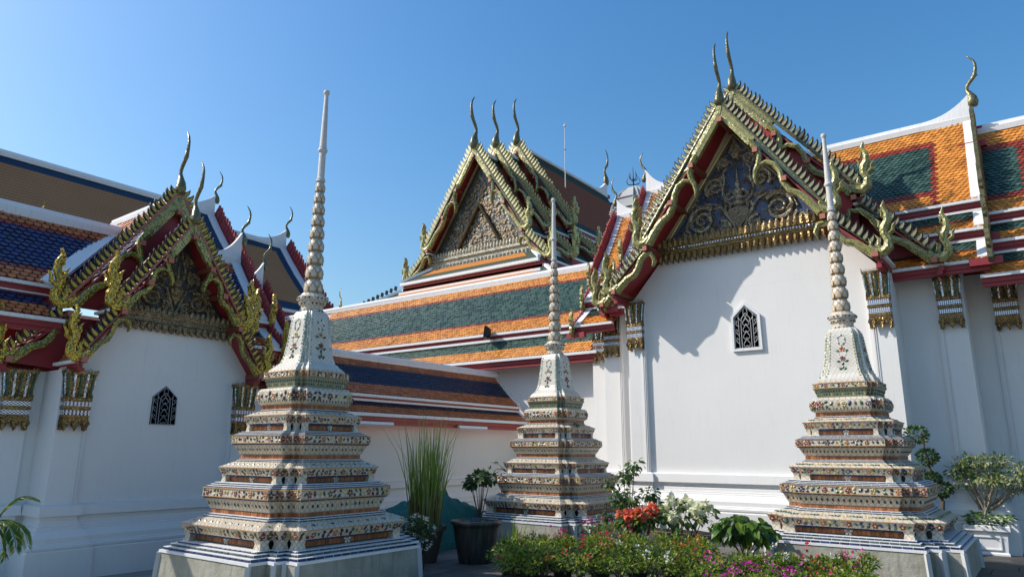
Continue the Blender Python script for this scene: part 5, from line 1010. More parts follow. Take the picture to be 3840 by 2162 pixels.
    brick_band(.615, 1.544, 1.604)
    upper_tier('flared_tier', .63, 1.604, .69, 1.715, .72, 1.735, 1.835, [(.695, .02, 0), (.66, .018, 1), (.63, .016, 0)], .038)
    lower_tier('base_tier', .525, 1.889, 1.985, .585, .617, 2.075, .475, 2.15, [(.46, .02, 0)], .032, .045)
    brick_band(.445, 2.17, 2.232)
    t6 = part('bulging_tier', [(.46, 2.232, 0), (.497, 2.26, 0), (.51, 2.33, 0), (.50, 2.41, 0), (.465, 2.445, 0)], [M['china']]); garland(t6, .51, 2.27, .505, 2.41, .05, .085); motif_row(t6, .50, 2.25, .51, 2.30, .05, .035, 0, ['f_grn', 'f_dk'])
    t7 = part('flared_tier', [(.40, 2.445, 1), (.44, 2.57, 1), (.452, 2.585, 0), (.452, 2.66, 0), (.415, 2.668, 0), (.405, 2.70, 0)], [M['china'], M['china_green']]); motif_row(t7, .40, 2.46, .44, 2.56, .038, .04, 0, ['f_grn', 'f_dk', 'f_grn', 'f_yel'], .3); motif_row(t7, .40, 2.46, .44, 2.56, .038, .036, 0, ['f_dk', 'f_grn'], .75); edging(t7, .452, 2.58); edging(t7, .452, 2.652); garland(t7, .452, 2.585, .452, 2.66, .032, .06)
    BELL = [(.40, 2.70), (.388, 2.735), (.338, 2.80), (.303, 2.90), (.282, 3.02), (.265, 3.16), (.25, 3.30), (.238, 3.40), (.22, 3.465), (.188, 3.515)]
    BELL = [(w*(1-(1-bk)*min(1, i/2)), z) for i, (w, z) in enumerate(BELL)]
    bell = part('bell', [(w, z, 0) for w, z in BELL], [M['china2']]); bz = [z for w, z in BELL]; bw = [w for w, z in BELL]
    for k in range(4):
        for i in range(5):
            for z in np.arange(2.76, 3.47, .048):
                w = np.interp(z, bz, bw); x, y = redent(w)[k*5+i]; c, s = [(1, 0), (0, 1), (-1, 0), (0, -1)][k]
                for nn, sg in (((0, -1), 1), ((1, 0), 1)):
                    nx, ny = nn[0]*c-nn[1]*s, nn[0]*s+nn[1]*c
                    if i == 0 and nn[0] == 1: continue
                    e = np.array([-ny, nx, 0.]); nr = np.array([nx, ny, .1]); ins = (-.02 if i in (1, 3) else .02) if nn[1] == -1 else .02
                    ins = {(0, 0): .022, (1, 0): -.022, (1, 1): .014, (2, 1): -.012, (2, 0): .012, (3, 0): -.012, (3, 1): .012, (4, 1): -.012, (4, 0): .014}.get((i, nn[0]), .015)
                    db.put(frame(O+np.array([x, y, z])+e*ins*w/.28, e*.026, np.array([0, 0, .042]), nr*.03), 0, FM_ALL.index('f_sage' if rg.random() < .55 else 'f_wh' if rg.random() < .6 or tone != 'bright' else 'f_yel'), bell, nr)
    for nx, ny in ((0, -1), (1, 0), (0, 1), (-1, 0)):
        nr = np.array([nx, ny, 0.12]); e = np.array([-ny, nx, 0.])
        P = lambda u, z: O+np.array([nx, ny, 0])*(np.interp(z, bz, bw)+.002)+e*u+np.array([0, 0, z]); up = np.array([0, 0, 1.])
        for z, s, cp in ((3.18, .045, 'f_yel' if tone == 'dull' else 'f_or'), (3.03, .045, 'f_red')): fb.put(frame(P(0, z), e*s, up*s, nr*s), fl(cp, 'f_mar'), 0, bell, nr)
        for u, z, a in ((-.06, 3.15, 1.2), (.06, 3.15, -1.2), (-.055, 2.99, 1.2), (.055, 2.99, -1.2), (0, 2.95, 0), (0, 2.89, 0), (-.03, 2.87, .6), (.03, 2.87, -.6)):
            s = .06; lb.put(frame(P(u, z), (e*math.cos(a)+up*math.sin(a))*s, (-e*math.sin(a)+up*math.cos(a))*s, nr*s), 0, FM_ALL.index('f_grn' if z > 2.96 or z < 2.9 else 'f_dk'), bell, nr)
        for k in range(14):
            a = 2*PI*k/14; db.put(frame(P(.052*math.cos(a), 3.32+.075*math.sin(a)), e*.026, up*.03, nr*.03), 0, FM_ALL.index('f_wh' if k % 3 else 'f_grn'), bell, nr)
            if k < 7: db.put(frame(P(.055*math.cos(PI+PI*k/6), 3.13+.07*math.sin(PI+PI*k/6)), e*.02, up*.024, nr*.03), 0, FM_ALL.index('f_wh'), bell, nr)
    mb = MB(); nk = [(.165, 3.515), (.168, 3.545), (.15, 3.56), (.15, 3.60), (.168, 3.615), (.185, 3.645), (.182, 3.665), (.205, 3.675), (.21, 3.72), (.195, 3.735), (.165, 3.75), (.15, 3.78), (.09, 3.785)]
    mb.loft([[(X+r*math.cos(a), Y+r*math.sin(a), z) for a in [2*PI*(j+.5)/16 for j in range(16)]] for r, z in nk]); nb = build(mb, 'neck_disc', M['china'], R)
    for zz, rr, n in ((3.63, .18, 20), (3.70, .21, 22), (3.53, .168, 18)):
        for j in range(n): a = 2*PI*j/n; nr = np.array([math.cos(a), math.sin(a), 0]); db.put(frame(O+nr*(rr-.004)+np.array([0, 0, zz]), np.array([-math.sin(a), math.cos(a), 0])*.03, np.array([0, 0, .03]), nr*.04), 0, FM_ALL.index(['f_mar', 'f_dk', 'f_wh'][j % 3]), nb, nr)
    # lotus buds
    lp = Bag('lotus_petal', R, [M['petal_gold'], M['china2']], 140); pv = []; pf = []; pm_ = []
    for k, (sc, lift, m) in enumerate(((1, 0, 0), (.74, .10, 1))):
        b = len(pv)
        for x, y in ((-.36, -.5), (.36, -.5), (.5, 0), (.3, .35), (0, .62), (-.3, .35), (-.5, 0)): pv.append((x*sc, y*sc, lift*(.6 if abs(x) > .25 else 1)))
        pv.append((0, .0, .22+lift)); pf += [(b+i, b+(i+1) % 7, b+7) for i in range(7)]; pm_ += [m]*7
        if k == 0:
            c = len(pv)
            for x, y in ((-.36, -.5), (.36, -.5), (.5, 0), (.3, .35), (0, .62), (-.3, .35), (-.5, 0)): pv.append((x, y, -.2))
            pf += [(b+(i+1) % 7, b+i, c+i, c+(i+1) % 7) for i in range(7)]; pm_ += [0]*7
    s_p = lp.shape(pv, pf, pm_); z = 3.785; hs = np.linspace(.212, .162, 9)*1.665/np.linspace(.212, .162, 9).sum()
    for k in range(9):
        h = hs[k]; r = .132-.0072*k*1.05; mb = MB(); mb.lathe([(r*.66, 0), (r*.70, h*.10), (r*.86, h*.16), (r*.95, h*.32), (r*.97, h*.48), (r*.88, h*.68), (r*.72, h*.86), (r*.62, h*.93), (r*.60, h)], (X, Y, z), 14); bud = build(mb, 'lotus_bud', M['spire'] if k < 9 else M['petal_gold'], R, smooth=True)
        mb = MB(); mb.lathe([(r*.70, 0), (r*.74, h*.05), (r*.70, h*.10)], (X, Y, z), 14); build(mb, 'bud_collar', M['ctrim'], bud)
        for row, (zz, tilt, rr, sc) in enumerate(((.34, .10, .95, .88), (.62, -.28, .90, .72))):
            for j in range(7):
                a = 2*PI*(j+.5*row+.2)/7; nr = unit([math.cos(a), math.sin(a), -tilt*0+(.30 if row else -.05)]); e = np.array([-math.sin(a), math.cos(a), 0]); up = np.cross(nr, e); s = r*sc
                lp.put(frame_s(O+np.array([math.cos(a)*r*rr*.99, math.sin(a)*r*rr*.99, z+h*zz]), e, up, nr, (s*.98, h*.60 if row == 0 else h*.52, s*.28)), s_p, 0, bud, nr)
        z += h
    mb = MB(); mb.lathe([(.055, 0), (.068, .012), (.062, .03), (.066, .045), (.052, .06), (.0495, .07), (.047, .42+dz*.3), (.055, .43+dz*.3), (.066, .445+dz*.3), (.07, .465+dz*.3), (.064, .485+dz*.3), (.053, .495+dz*.3), (.056, .515+dz*.3), (.050, .53+dz*.3), (.029, 1.27+dz), (.031, 1.275+dz), (.043, 1.30+dz), (.046, 1.32+dz), (.04, 1.345+dz), (.02, 1.36+dz)], (X, Y, z), 14); build(mb, 'spire_shaft', M['spire'], R, smooth=False)
    for b, nm in ((ct, 'course_tiles'), (bt, 'brick_tiles'), (fb, 'ceramic_flowers'), (lb, 'ceramic_leaves'), (db, 'ceramic_beads'), (lp, 'lotus_petals')): b.finish(nm)
    return R
chedi(-8.02, 6.04, 'largest looking tiled spire at the left, its tip highest against the empty sky', 'dull', 1, .11, .88)
chedi(-7.68, 11.68, 'smallest looking tiled spire in the middle, standing behind the water jar', 'dull', 2, 0, .94)
chedi(-2.36, 11.77, 'tiled spire at the right with vivid red flowers, standing before the sunny white wall', 'bright', 3)
# ------------------------------------------------------------------ plants and pots
def gp(px, D):                                        # a spot on the ground, D metres out in the direction of a photo column
    d = CR*(px-1920)/FPX-CU*(1690-1081)/FPX+CF; h = d[:2]/np.linalg.norm(d[:2]); return np.array([h[0]*D, h[1]*D, 0.])
def gz(px, py, z=0.0):
    d = CR*(px-1920)/FPX-CU*(py-1081)/FPX+CF; return CAM+d*((z-CAM[2])/d[2])
M['leaf'] = m_leaf('bougainvillea leaf', (0.09, 0.18, 0.018), (0.25, 0.36, 0.04), .4); M['leaf_y'] = m_leaf('young yellow leaf', (0.26, 0.28, 0.04), (0.38, 0.34, 0.07), .4)
M['leaf_d'] = m_leaf('dark leaf', (0.025, 0.06, 0.02), (0.06, 0.11, 0.03), .3); M['leaf_m'] = m_leaf('mid green leaf', (0.05, 0.13, 0.025), (0.11, 0.21, 0.04), .35)
M['leaf_v'] = m_leaf('variegated leaf', (0.16, 0.22, 0.08), (0.50, 0.50, 0.28), .35); M['reed'] = m_leaf('reed blade', (0.15, 0.25, 0.035), (0.36, 0.44, 0.10), .35); M['reed_b'] = m_leaf('dry reed base', (0.16, 0.14, 0.05), (0.26, 0.22, 0.09), .2)
for n, c in dict(b_mag=(0.55, 0.05, 0.32), b_pink=(0.62, 0.12, 0.30), b_red=(0.60, 0.035, 0.06), b_wh=(0.80, 0.80, 0.70), b_or=(0.70, 0.24, 0.05), b_sal=(0.78, 0.17, 0.09), b_cream=(0.86, 0.86, 0.60), b_yel=(0.75, 0.55, 0.05), b_rose=(0.62, 0.04, 0.16)).items(): M[n] = m_leaf('petal '+n[2:], mul(c, .85), mul(c, 1.1), .35, .6)
M['pot'] = m_plain('black plastic pot', (0.020, 0.019, 0.018), .6, .3, 4); M['soil'] = m_plain('pot soil', (.03, .022, .015), .95, .4, 20); M['stem'] = m_plain('brown stem', (.10, .07, .045), .8, .3, 20); M['stem_p'] = m_plain('pale bark', (.30, .26, .20), .8, .3, 14)
M['clay'] = m_plain('dark brown clay', (.075, .048, .032), .6, .35, 5, bump=.4)
LEAF4 = (np.array([(0, 0, 0), (-.30, .42, .07), (0, 1.0, -.06), (.30, .42, .07)]), [(0, 3, 2), (0, 2, 1)])
LEAF7 = (np.array([(0, 0, 0), (-.22, .25, .06), (-.27, .55, .04), (0, 1.0, -.22), (.27, .55, .04), (.22, .25, .06), (0, .30, .0), (0, .62, -.03)]), [(0, 6, 1), (0, 5, 6), (1, 6, 7, 2), (6, 5, 4, 7), (2, 7, 3), (7, 4, 3)])
def leaves(parent, name, P, D, S, mats, probs, rg, shape=LEAF4, stuff=True, wide=1.0):
    """P positions, D growth directions, S sizes -> one joined part of real leaf faces"""
    n = len(P); P = np.array(P); D = np.array(D); D /= np.linalg.norm(D, axis=1)[:, None]+1e-9
    up = rg.normal(0, .5, (n, 3))+np.array([0, 0, 1]); X = np.cross(D, up); X /= np.linalg.norm(X, axis=1)[:, None]+1e-9; N = np.cross(X, D)
    v, f = shape; k = len(v); V = P[:, None, :]+np.asarray(S)[:, None, None]*(v[None, :, 0:1]*wide*X[:, None, :]+v[None, :, 1:2]*D[:, None, :]+v[None, :, 2:3]*N[:, None, :])
    F = [tuple(int(a+i*k) for a in q) for i in range(n) for q in f]; mi = rg.choice(len(mats), n, p=probs); FMx = np.repeat(mi, len(f))
    o3 = off_of(parent); me = mesh_of(name, (V.reshape(-1, 3)-o3).tolist(), F, FMx.tolist(), mats); o = obj_from(name, me, parent); OFF[o.name] = o3
    if stuff: o['kind'] = 'stuff'
    return o
def clumps(c, r, n, rg, k=7, flat=.75, fill=.35):
    """an uneven crown: leaves gathered near branch tips, some inside"""
    tips = []
    for i in range(k):
        a = 2*PI*i/k+rg.uniform(-.4, .4); e = rg.uniform(-.15, 1.0); q = np.array([math.cos(a)*math.cos(e), math.sin(a)*math.cos(e), math.sin(e)*flat])*r*rg.uniform(.6, .95); tips.append(c+q)
    P = []; D = []
    for i in range(n):
        t = tips[int(rg.integers(k))] if rg.random() > fill*.3 else c; q = rg.normal(0, 1, 3); q /= np.linalg.norm(q); s = r*.42*rg.random()**.45; P.append(t+q*s*np.array([1, 1, .8])); D.append(q*.7+(P[-1]-c)/r*.6+np.array([0, 0, rg.uniform(-.5, .6)]))
    return P, D, tips
def pot(parent, c, r, h, mat, rim=1.08, base=.72, name='pot'):
    mb = MB(); mb.lathe([(r*base, 0), (r*.97, h*.88), (r*rim, h*.89), (r*rim, h), (r*.92, h), (r*.90, h*.9), (.001, h*.9)], tuple(c), 18, 0, True); p = build(mb, name, mat, parent, smooth=False); mb = MB(); mb.lathe([(r*.90, h*.905), (r*.5, h*.93), (.001, h*.94)], tuple(c), 14); build(mb, 'pot_soil', M['soil'], p); return p
ORD = ['first', 'second', 'third', 'fourth', 'fifth', 'sixth', 'seventh', 'eighth', 'ninth', 'tenth']
def bougainvillea(c, h, label, flower, nf, seed, r=.25, n=640, yel=.25):
    rg = np.random.default_rng(seed); h -= .07; R = thing('potted_bougainvillea', label, 'potted plant', tuple(c), 'potted bougainvilleas set out in rows'); ph = .17; pot(R, c, .13, ph, M['pot'])
    cc = c+np.array([0, 0, ph+(h-ph)*.55]); P, D, tips = clumps(cc, max(r, (h-ph)*.6), n, rg, 11, .72)
    P = [q if q[2] > .1 else q+np.array([0, 0, .2]) for q in P]
    leaves(R, 'foliage', P, D, rg.uniform(.032, .058, len(P)), [M['leaf'], M['leaf_y'], M['leaf_d']], [.85-yel, yel, .15], rg, wide=1.15)
    mb = MB()
    for t in tips: mb.tube([c+np.array([0, 0, ph*.9]), c*.6+t*.4+np.array([rg.normal(0, .02), rg.normal(0, .02), ph*.6]), t], [.008, .006, .003], 4)
    build(mb, 'stems', M['stem'], R)['kind'] = 'stuff'
    for col, k in ((flower, nf),):
        FP = []; FD = []
        for i in range(k):
            t = tips[int(rg.integers(len(tips)))]+rg.normal(0, .05, 3)+np.array([0, 0, .10])+(t_off := np.array([0, -.04, 0])); 
            for j in range(int(rg.integers(5, 11))): q = rg.normal(0, 1, 3); q /= np.linalg.norm(q); FP.append(t+q*.028); FD.append(q+np.array([0, 0, .5]))
        if FP: leaves(R, 'flowers', FP, FD, rg.uniform(.026, .042, len(FP)), [M[flower], M['b_wh'] if flower == 'b_wh' else M[flower]], [.5, .5], rg, wide=1.5)
    return R
CN = dict(b_mag='purple magenta', b_pink='pink', b_red='red', b_wh='white', b_or='orange', b_rose='crimson')
def bed(name, rows, seed):
    k = seed
    for rn, items in rows:
        for i, (px, D, h, fc, nf) in enumerate(items):
            k += 1; w = ORD[i] if i < len(items)-1 else 'last'; bougainvillea(gp(px, D), h, f'{CN[fc]} flowering bougainvillea pot, {w} from left in {rn} row of {name} bed', fc, nf, k)
bed('central', [('front', [(1925, 9.25, .46, 'b_red', 1), (2030, 9.1, .50, 'b_or', 4), (2165, 8.95, .56, 'b_red', 7), (2310, 9.0, .54, 'b_or', 3), (2440, 9.05, .55, 'b_wh', 6), (2560, 9.1, .52, 'b_red', 2)]),
                ('middle', [(1915, 9.9, .50, 'b_rose', 1), (1985, 9.75, .56, 'b_pink', 2), (2105, 9.7, .60, 'b_red', 6), (2240, 9.65, .60, 'b_red', 5), (2375, 9.7, .58, 'b_wh', 3), (2500, 9.8, .57, 'b_or', 2), (2615, 9.75, .53, 'b_or', 5)]),
                ('back', [(2015, 10.5, .52, 'b_pink', 3), (2080, 10.4, .57, 'b_mag', 5), (2225, 10.35, .58, 'b_rose', 9), (2360, 10.4, .58, 'b_rose', 3), (2490, 10.35, .60, 'b_rose', 2), (2590, 10.4, .55, 'b_red', 2)])], 40)
bed('right', [('front', [(2650, 8.5, .46, 'b_mag', 9), (2770, 8.3, .38, 'b_mag', 14), (2905, 8.25, .40, 'b_mag', 18), (3030, 8.45, .46, 'b_red', 4), (3150, 8.6, .44, 'b_pink', 4)]),
              ('back', [(2655, 9.3, .46, 'b_or', 4), (2765, 9.15, .52, 'b_wh', 1), (2880, 9.1, .55, 'b_wh', 6), (2980, 9.2, .50, 'b_red', 7), (3080, 9.15, .52, 'b_wh', 6), (3165, 9.25, .54, 'b_pink', 10)])], 80)
def magenta_shrub():
    bougainvillea(gp(2250, 11.0), .66, 'taller crimson flowering bougainvillea pot right at the foot of the middle spire', 'b_rose', 12, 131, .32, 500)
magenta_shrub()
def mussaenda(px, D, h, label, fc, spread, seed, nfl, name, cat='flowering shrub'):
    rg = np.random.default_rng(seed); c = gp(px, D); R = thing(name, label, cat, tuple(c)); pot(R, c, .17, .30, M['pot'])
    P, D_, tips = clumps(c+np.array([0, 0, h*.62]), spread, 260, rg, 9, .8)
    leaves(R, 'foliage', P, [d+np.array([0, 0, -.5]) for d in D_], rg.uniform(.07, .12, len(P)), [M['leaf_m'], M['leaf_y'], M['leaf_d']], [.62, .12, .26], rg, LEAF7, True, 1.1)
    mb = MB(); [mb.tube([c+np.array([0, 0, .27]), c*.5+t*.5+np.array([rg.normal(0, .03), rg.normal(0, .03), .05]), t], [.012, .009, .004], 5) for t in tips]; build(mb, 'stems', M['stem'], R)['kind'] = 'stuff'
    tp = sorted(tips, key=lambda t: -t[2]-.25*(-(t-c)@CF[:3]))[:nfl]
    for i, t in enumerate(tp):
        FP = []; FD = []
        for j in range(44): q = rg.normal(0, 1, 3); q /= np.linalg.norm(q); FP.append(t+q*.055*rg.uniform(.3, 1)+np.array([0, 0, .09])); FD.append(q+np.array([0, 0, -.2]))
        leaves(R, 'flower_cluster', FP, FD, rg.uniform(.06, .10, len(FP)), [M[fc]], [1.0], rg, LEAF7, False, 1.6)
    return R
mussaenda(2385, 11.0, 1.0, 'shrub with drooping salmon red bract clusters in a small pot before the middle spire', 'b_sal', .27, 21, 7, 'potted_shrub')
mussaenda(2550, 11.5, 1.04, 'loose shrub with creamy white bract clusters in a black pot near the sunny wall', 'b_cream', .42, 22, 8, 'potted_shrub')
def big_leaf():
    rg = np.random.default_rng(31); c = gp(2770, 10.45); R = thing('potted_shrub', 'green shrub with big drooping leaves left of the right spire plinth', 'shrub', tuple(c)); pot(R, c, .16, .24, M['pot'])
    P, D, tips = clumps(c+np.array([0, 0, .60]), .34, 250, rg, 8, .7); leaves(R, 'foliage', P, [d*np.array([1, 1, .4])+np.array([0, 0, -.75]) for d in D], rg.uniform(.11, .18, len(P)), [M['leaf_m'], M['leaf'], M['leaf_d']], [.5, .35, .15], rg, LEAF7, True, 1.2)
    mb = MB(); [mb.tube([c+np.array([0, 0, .2]), t], [.012, .005], 5) for t in tips]; build(mb, 'stems', M['stem'], R)['kind'] = 'stuff'
    FP = []; FD = []
    for q in (c+np.array([.12, -.15, .42]), c+np.array([.05, -.2, .28])):
        for j in range(14): v = rg.normal(0, 1, 3); v /= np.linalg.norm(v); FP.append(q+v*.02); FD.append(v)
    leaves(R, 'yellow_flowers', FP, FD, rg.uniform(.025, .04, len(FP)), [M['b_yel']], [1.], rg, wide=1.4)
big_leaf()
def slender_tree():
    rg = np.random.default_rng(33); c = gp(2350, 11.7); R = thing('sapling', 'slender potted sapling with airy dark foliage overlapping the middle spire on its right', 'young tree', tuple(c)); pot(R, c, .18, .30, M['pot']); mb = MB(); P = []; D = []
    for k in range(20):
        a = rg.uniform(0, 2*PI); hh = rg.uniform(.62, 1.58); rr = rg.uniform(.12, .46)*(1-.45*max(0, hh-1.2)); t = c+np.array([math.cos(a)*rr, math.sin(a)*rr, hh]); m = c+(t-c)*np.array([.35, .35, .55]); mb.tube([c+np.array([0, 0, .28]), m, t], [.014, .009, .004], 5)
        for j in range(44):
            q = rg.normal(0, 1, 3); q /= np.linalg.norm(q); P.append(t+q*rg.uniform(.02, .15)*np.array([1, 1, .8])); D.append(q*.7+np.array([0, 0, -.45]))
    build(mb, 'branches', M['stem'], R)['kind'] = 'stuff'; leaves(R, 'foliage', P, D, rg.uniform(.06, .10, len(P)), [M['leaf_d'], M['leaf_m'], M['leaf_y']], [.55, .38, .07], rg, LEAF7, True, .95)
slender_tree()
def reeds():
    rg = np.random.default_rng(35); c = gp(1600, 11.2); R = thing('reed_pot', 'tall green reeds growing from a big brown clay pot by the left spire', 'potted reeds', tuple(c)); pot(R, c, .30, .56, M['clay'], 1.1, .62)
    V = []; F = []; fm = []
    for k in range(250):
        a = rg.uniform(0, 2*PI); r0 = .22*math.sqrt(rg.random()); x, y = c[0]+r0*math.cos(a), c[1]+r0*math.sin(a); h = rg.uniform(.75, 1.75)*(1.0 if rg.random() < .85 else 1.12); ln = rg.normal(0, .035, 2)+np.array([math.cos(a), math.sin(a)])*.08*r0/.22*rg.uniform(0, 1.5); w = rg.uniform(.006, .011); b = rg.uniform(0, PI); dx, dy = w*math.cos(b), w*math.sin(b); n0 = len(V); cu = rg.uniform(0, .2) if rg.random() < .88 else rg.uniform(1.0, 2.2)
        for t in (0, .35, .7, .9, 1.0):
            px, py, pz = x+ln[0]*t*h+cu*ln[0]*t**3*h*2, y+ln[1]*t*h+cu*ln[1]*t**3*h*2, .5+h*t; k2 = (1-t**3); V += [(px-dx*k2, py-dy*k2, pz), (px+dx*k2, py+dy*k2, pz)]
        for i in range(4): F.append((n0+2*i, n0+2*i+1, n0+2*i+3, n0+2*i+2)); fm.append(1 if i == 0 and rg.random() < .8 else 0)
    o3 = off_of(R); me = mesh_of('reed_blades', (np.array(V)-o3).tolist(), F, fm, [M['reed'], M['reed_b']]); o = obj_from('reed_blades', me, R); o['kind'] = 'stuff'
reeds()
def crown_flowers():
    rg = np.random.default_rng(36); c = gp(1572, 10.5); R = thing('potted_shrub', 'small bush dotted with tiny white flowers in front of the clay reed pot', 'flowering shrub', tuple(c)); pot(R, c, .15, .26, M['pot']); P, D, tips = clumps(c+np.array([0, 0, .50]), .27, 380, rg, 14, .9); leaves(R, 'foliage', P, D, rg.uniform(.035, .06, len(P)), [M['leaf_d'], M['leaf_m']], [.7, .3], rg, LEAF4, True, 1.2)
    FP = []; FD = []
    for i in range(60):
        q = rg.normal(0, 1, 3); q /= np.linalg.norm(q); t = c+np.array([0, 0, .52])+q*.25*np.array([1, 1, 1.0])
        for j in range(7): v = rg.normal(0, 1, 3); v /= np.linalg.norm(v); FP.append(t+v*.016); FD.append(v+q)
    leaves(R, 'flowers', FP, FD, rg.uniform(.02, .034, len(FP)), [M['b_wh']], [1.], rg, wide=1.5)
crown_flowers()
def water_jar():
    c = gp(1790, 11.15); R = thing('water_jar', 'large dark glazed water jar with floating lily leaves at the front', 'water jar', tuple(c)); t = NT('dark streaked glaze'); a = t.noise(2.5, 6, stretch=(6, 6, .4)); t.bump(t.noise(25, 4), .2, .01); mt = t.done(t.ramp(a, [(.35, (.022, .022, .020)), (.55, (.06, .055, .045)), (.8, (.13, .12, .10))]), .35, 0, .5)
    mb = MB(); mb.lathe([(.235, 0), (.25, .02), (.305, .28), (.345, .52), (.355, .575), (.385, .585), (.39, .61), (.385, .635), (.345, .64), (.33, .62), (.32, .5), (.3, .4)], tuple(c), 36, 0, True); j = build(mb, 'jar', mt, R, smooth=True)
    mb = MB(); mb.lathe([(.325, .585), (.001, .586)], tuple(c), 28); build(mb, 'water', m_plain('dark pond water', (.02, .03, .015), .06, .2), R); rg = np.random.default_rng(4)
    for k in range(9):
        a = rg.uniform(0, 6.3); r = .24*math.sqrt(rg.random()); p = c+np.array([r*math.cos(a), r*math.sin(a), .592+.003*k]); s = rg.uniform(.05, .085); mb = MB(); m = 14; vs = [(p[0], p[1], p[2])]+[(p[0]+s*math.cos(.25+5.8*i/m+a), p[1]+s*math.sin(.25+5.8*i/m+a), p[2]+.004+.01*rg.random()) for i in range(m+1)]; mb.add(vs, [(0, i+1, i+2) for i in range(m)]); build(mb, 'lily_leaf', M['leaf_m'], R, fix=False)
water_jar()
def iris():
    rg = np.random.default_rng(41); c = gp(1925, 10.35); R = thing('iris_pot', 'clump of sword leaved yellow green iris beside the dark water jar', 'potted plant', tuple(c)); pot(R, c, .17, .16, M['pot']); V = []; F = []
    for k in range(46):
        a = rg.uniform(0, 2*PI); r0 = .12*rg.random(); h = rg.uniform(.32, .58) if k > 3 else rg.uniform(.65, .85); ln = np.array([math.cos(a), math.sin(a)])*rg.uniform(.05, .5); w = .014 if k > 3 else .008; b = a+PI/2; n0 = len(V)
        for t in (0, .4, .75, 1.0): k2 = (1-t**2.2)*w; px, py, pz = c[0]+r0*math.cos(a)+ln[0]*h*t**1.5, c[1]+r0*math.sin(a)+ln[1]*h*t**1.5, .15+h*t*(1-.12*t*np.hypot(*ln)*2); V += [(px-k2*math.cos(b), py-k2*math.sin(b), pz), (px+k2*math.cos(b), py+k2*math.sin(b), pz)]
        for i in range(3): F.append((n0+2*i, n0+2*i+1, n0+2*i+3, n0+2*i+2))
    me = mesh_of('sword_leaves', (np.array(V)-off_of(R)).tolist(), F, None, [m_leaf('iris leaf', (.14, .24, .03), (.32, .36, .07), .35)]); o = obj_from('sword_leaves', me, R); o['kind'] = 'stuff'
iris()
def net_mound():
    c = gp(1600, 12.9); rg = np.random.default_rng(50); t = NT('green shade net'); w = t.noise(3, 5); n2 = t.noise(70, 2); t.bump(t.math('ADD', w, t.math('MULTIPLY', t.noise(12, 5, stretch=(1, 3, 1)), .5)), 1.0, .08); mt = t.done(t.mix(w, (.012, .10, .085), (.03, .18, .15)), .75, 0, .3)
    mb = MB(); nx, ny = 44, 16; vs = []
    for j in range(ny):
        for i in range(nx):
            u = -1+2*i/(nx-1); v = -1+2*j/(ny-1); z = max(0, 1-abs(u)**3.2)**.6*max(0, 1-v*v)**.5*(.80+.14*math.sin(u*5+1)+.06*math.sin(u*13)+.04*rg.normal()); vs.append((c[0]+v*.62-.15*u, c[1]+u*2.0, z*1.0))
    mb.add(vs, [(j*nx+i, j*nx+i+1, (j+1)*nx+i+1, (j+1)*nx+i) for j in range(ny-1) for i in range(nx-1)]); o = build(mb, 'net_covered_heap', mt, None, smooth=True, origin=tuple(c)); tag(o, 'low heap covered with teal green netting behind the reed pot', 'covered heap')
net_mound()
def dark_shrub(px, D, zc, r, h, label, seed, n=240, tall=False):
    rg = np.random.default_rng(seed); c = gp(px, D); R = thing('potted_shrub', label, 'shrub', tuple(c)); pot(R, c, .20, .40, M['clay']); P, D_, tips = clumps(c+np.array([0, 0, zc]), r, n, rg, 8, .9); leaves(R, 'foliage', P, [d+np.array([0, 0, -.35]) for d in D_], rg.uniform(.07, .12, len(P)), [M['leaf_d'], M['leaf_m']], [.85, .15], rg, LEAF7, True, 1.2)
    mb = MB(); [mb.tube([c+np.array([0, 0, .38]), c*.5+t*.5+np.array([0, 0, .2]), t+np.array([0, 0, .12 if i % 3 == 0 else 0])], [.012, .008, .004], 5) for i, t in enumerate(tips)]; build(mb, 'stems', M['stem'], R)['kind'] = 'stuff'
dark_shrub(1803, 13.3, 1.10, .21, 1.3, 'dark leaved shrub in a pot behind the water jar, before the cream wall', 61)
def sprig(p, label, seed, n, s, d, stem=.3):
    rg = np.random.default_rng(seed); p = np.array(p, float); R = thing('wild_sprig', label, 'plant', tuple(p)); mb = MB(); P = []; D = []
    for k in range(4):
        t = p+np.array(d)*rg.uniform(.5, 1)*stem+rg.normal(0, .25, 3)*stem*.6; t[2] = max(t[2], p[2]+.05); mb.tube([p, (p+t)/2+np.array([0, 0, .05]), t], [.006, .004, .002], 4)
        for j in range(n//4): q = rg.normal(0, 1, 3); P.append(t+q*s*.6); D.append(q+np.array([0, 0, -.4]))
    build(mb, 'stems', M['stem'], R)['kind'] = 'stuff'; leaves(R, 'foliage', P, D, rg.uniform(s*.7, s*1.2, len(P)), [M['leaf_m'], M['leaf_d']], [.7, .3], rg, LEAF7, True, 1.0)
sprig((-7.68+.50, 11.68-.15, 2.10), 'little green weed sprouting from the right side of the middle spire', 71, 22, .055, (.15, 0, .2), .35)
sprig((-7.68-.45, 11.68-.95, 1.26), 'drooping twig with a few leaves sprouting left of the middle spire', 72, 16, .07, (-.5, -.3, .25), .55)
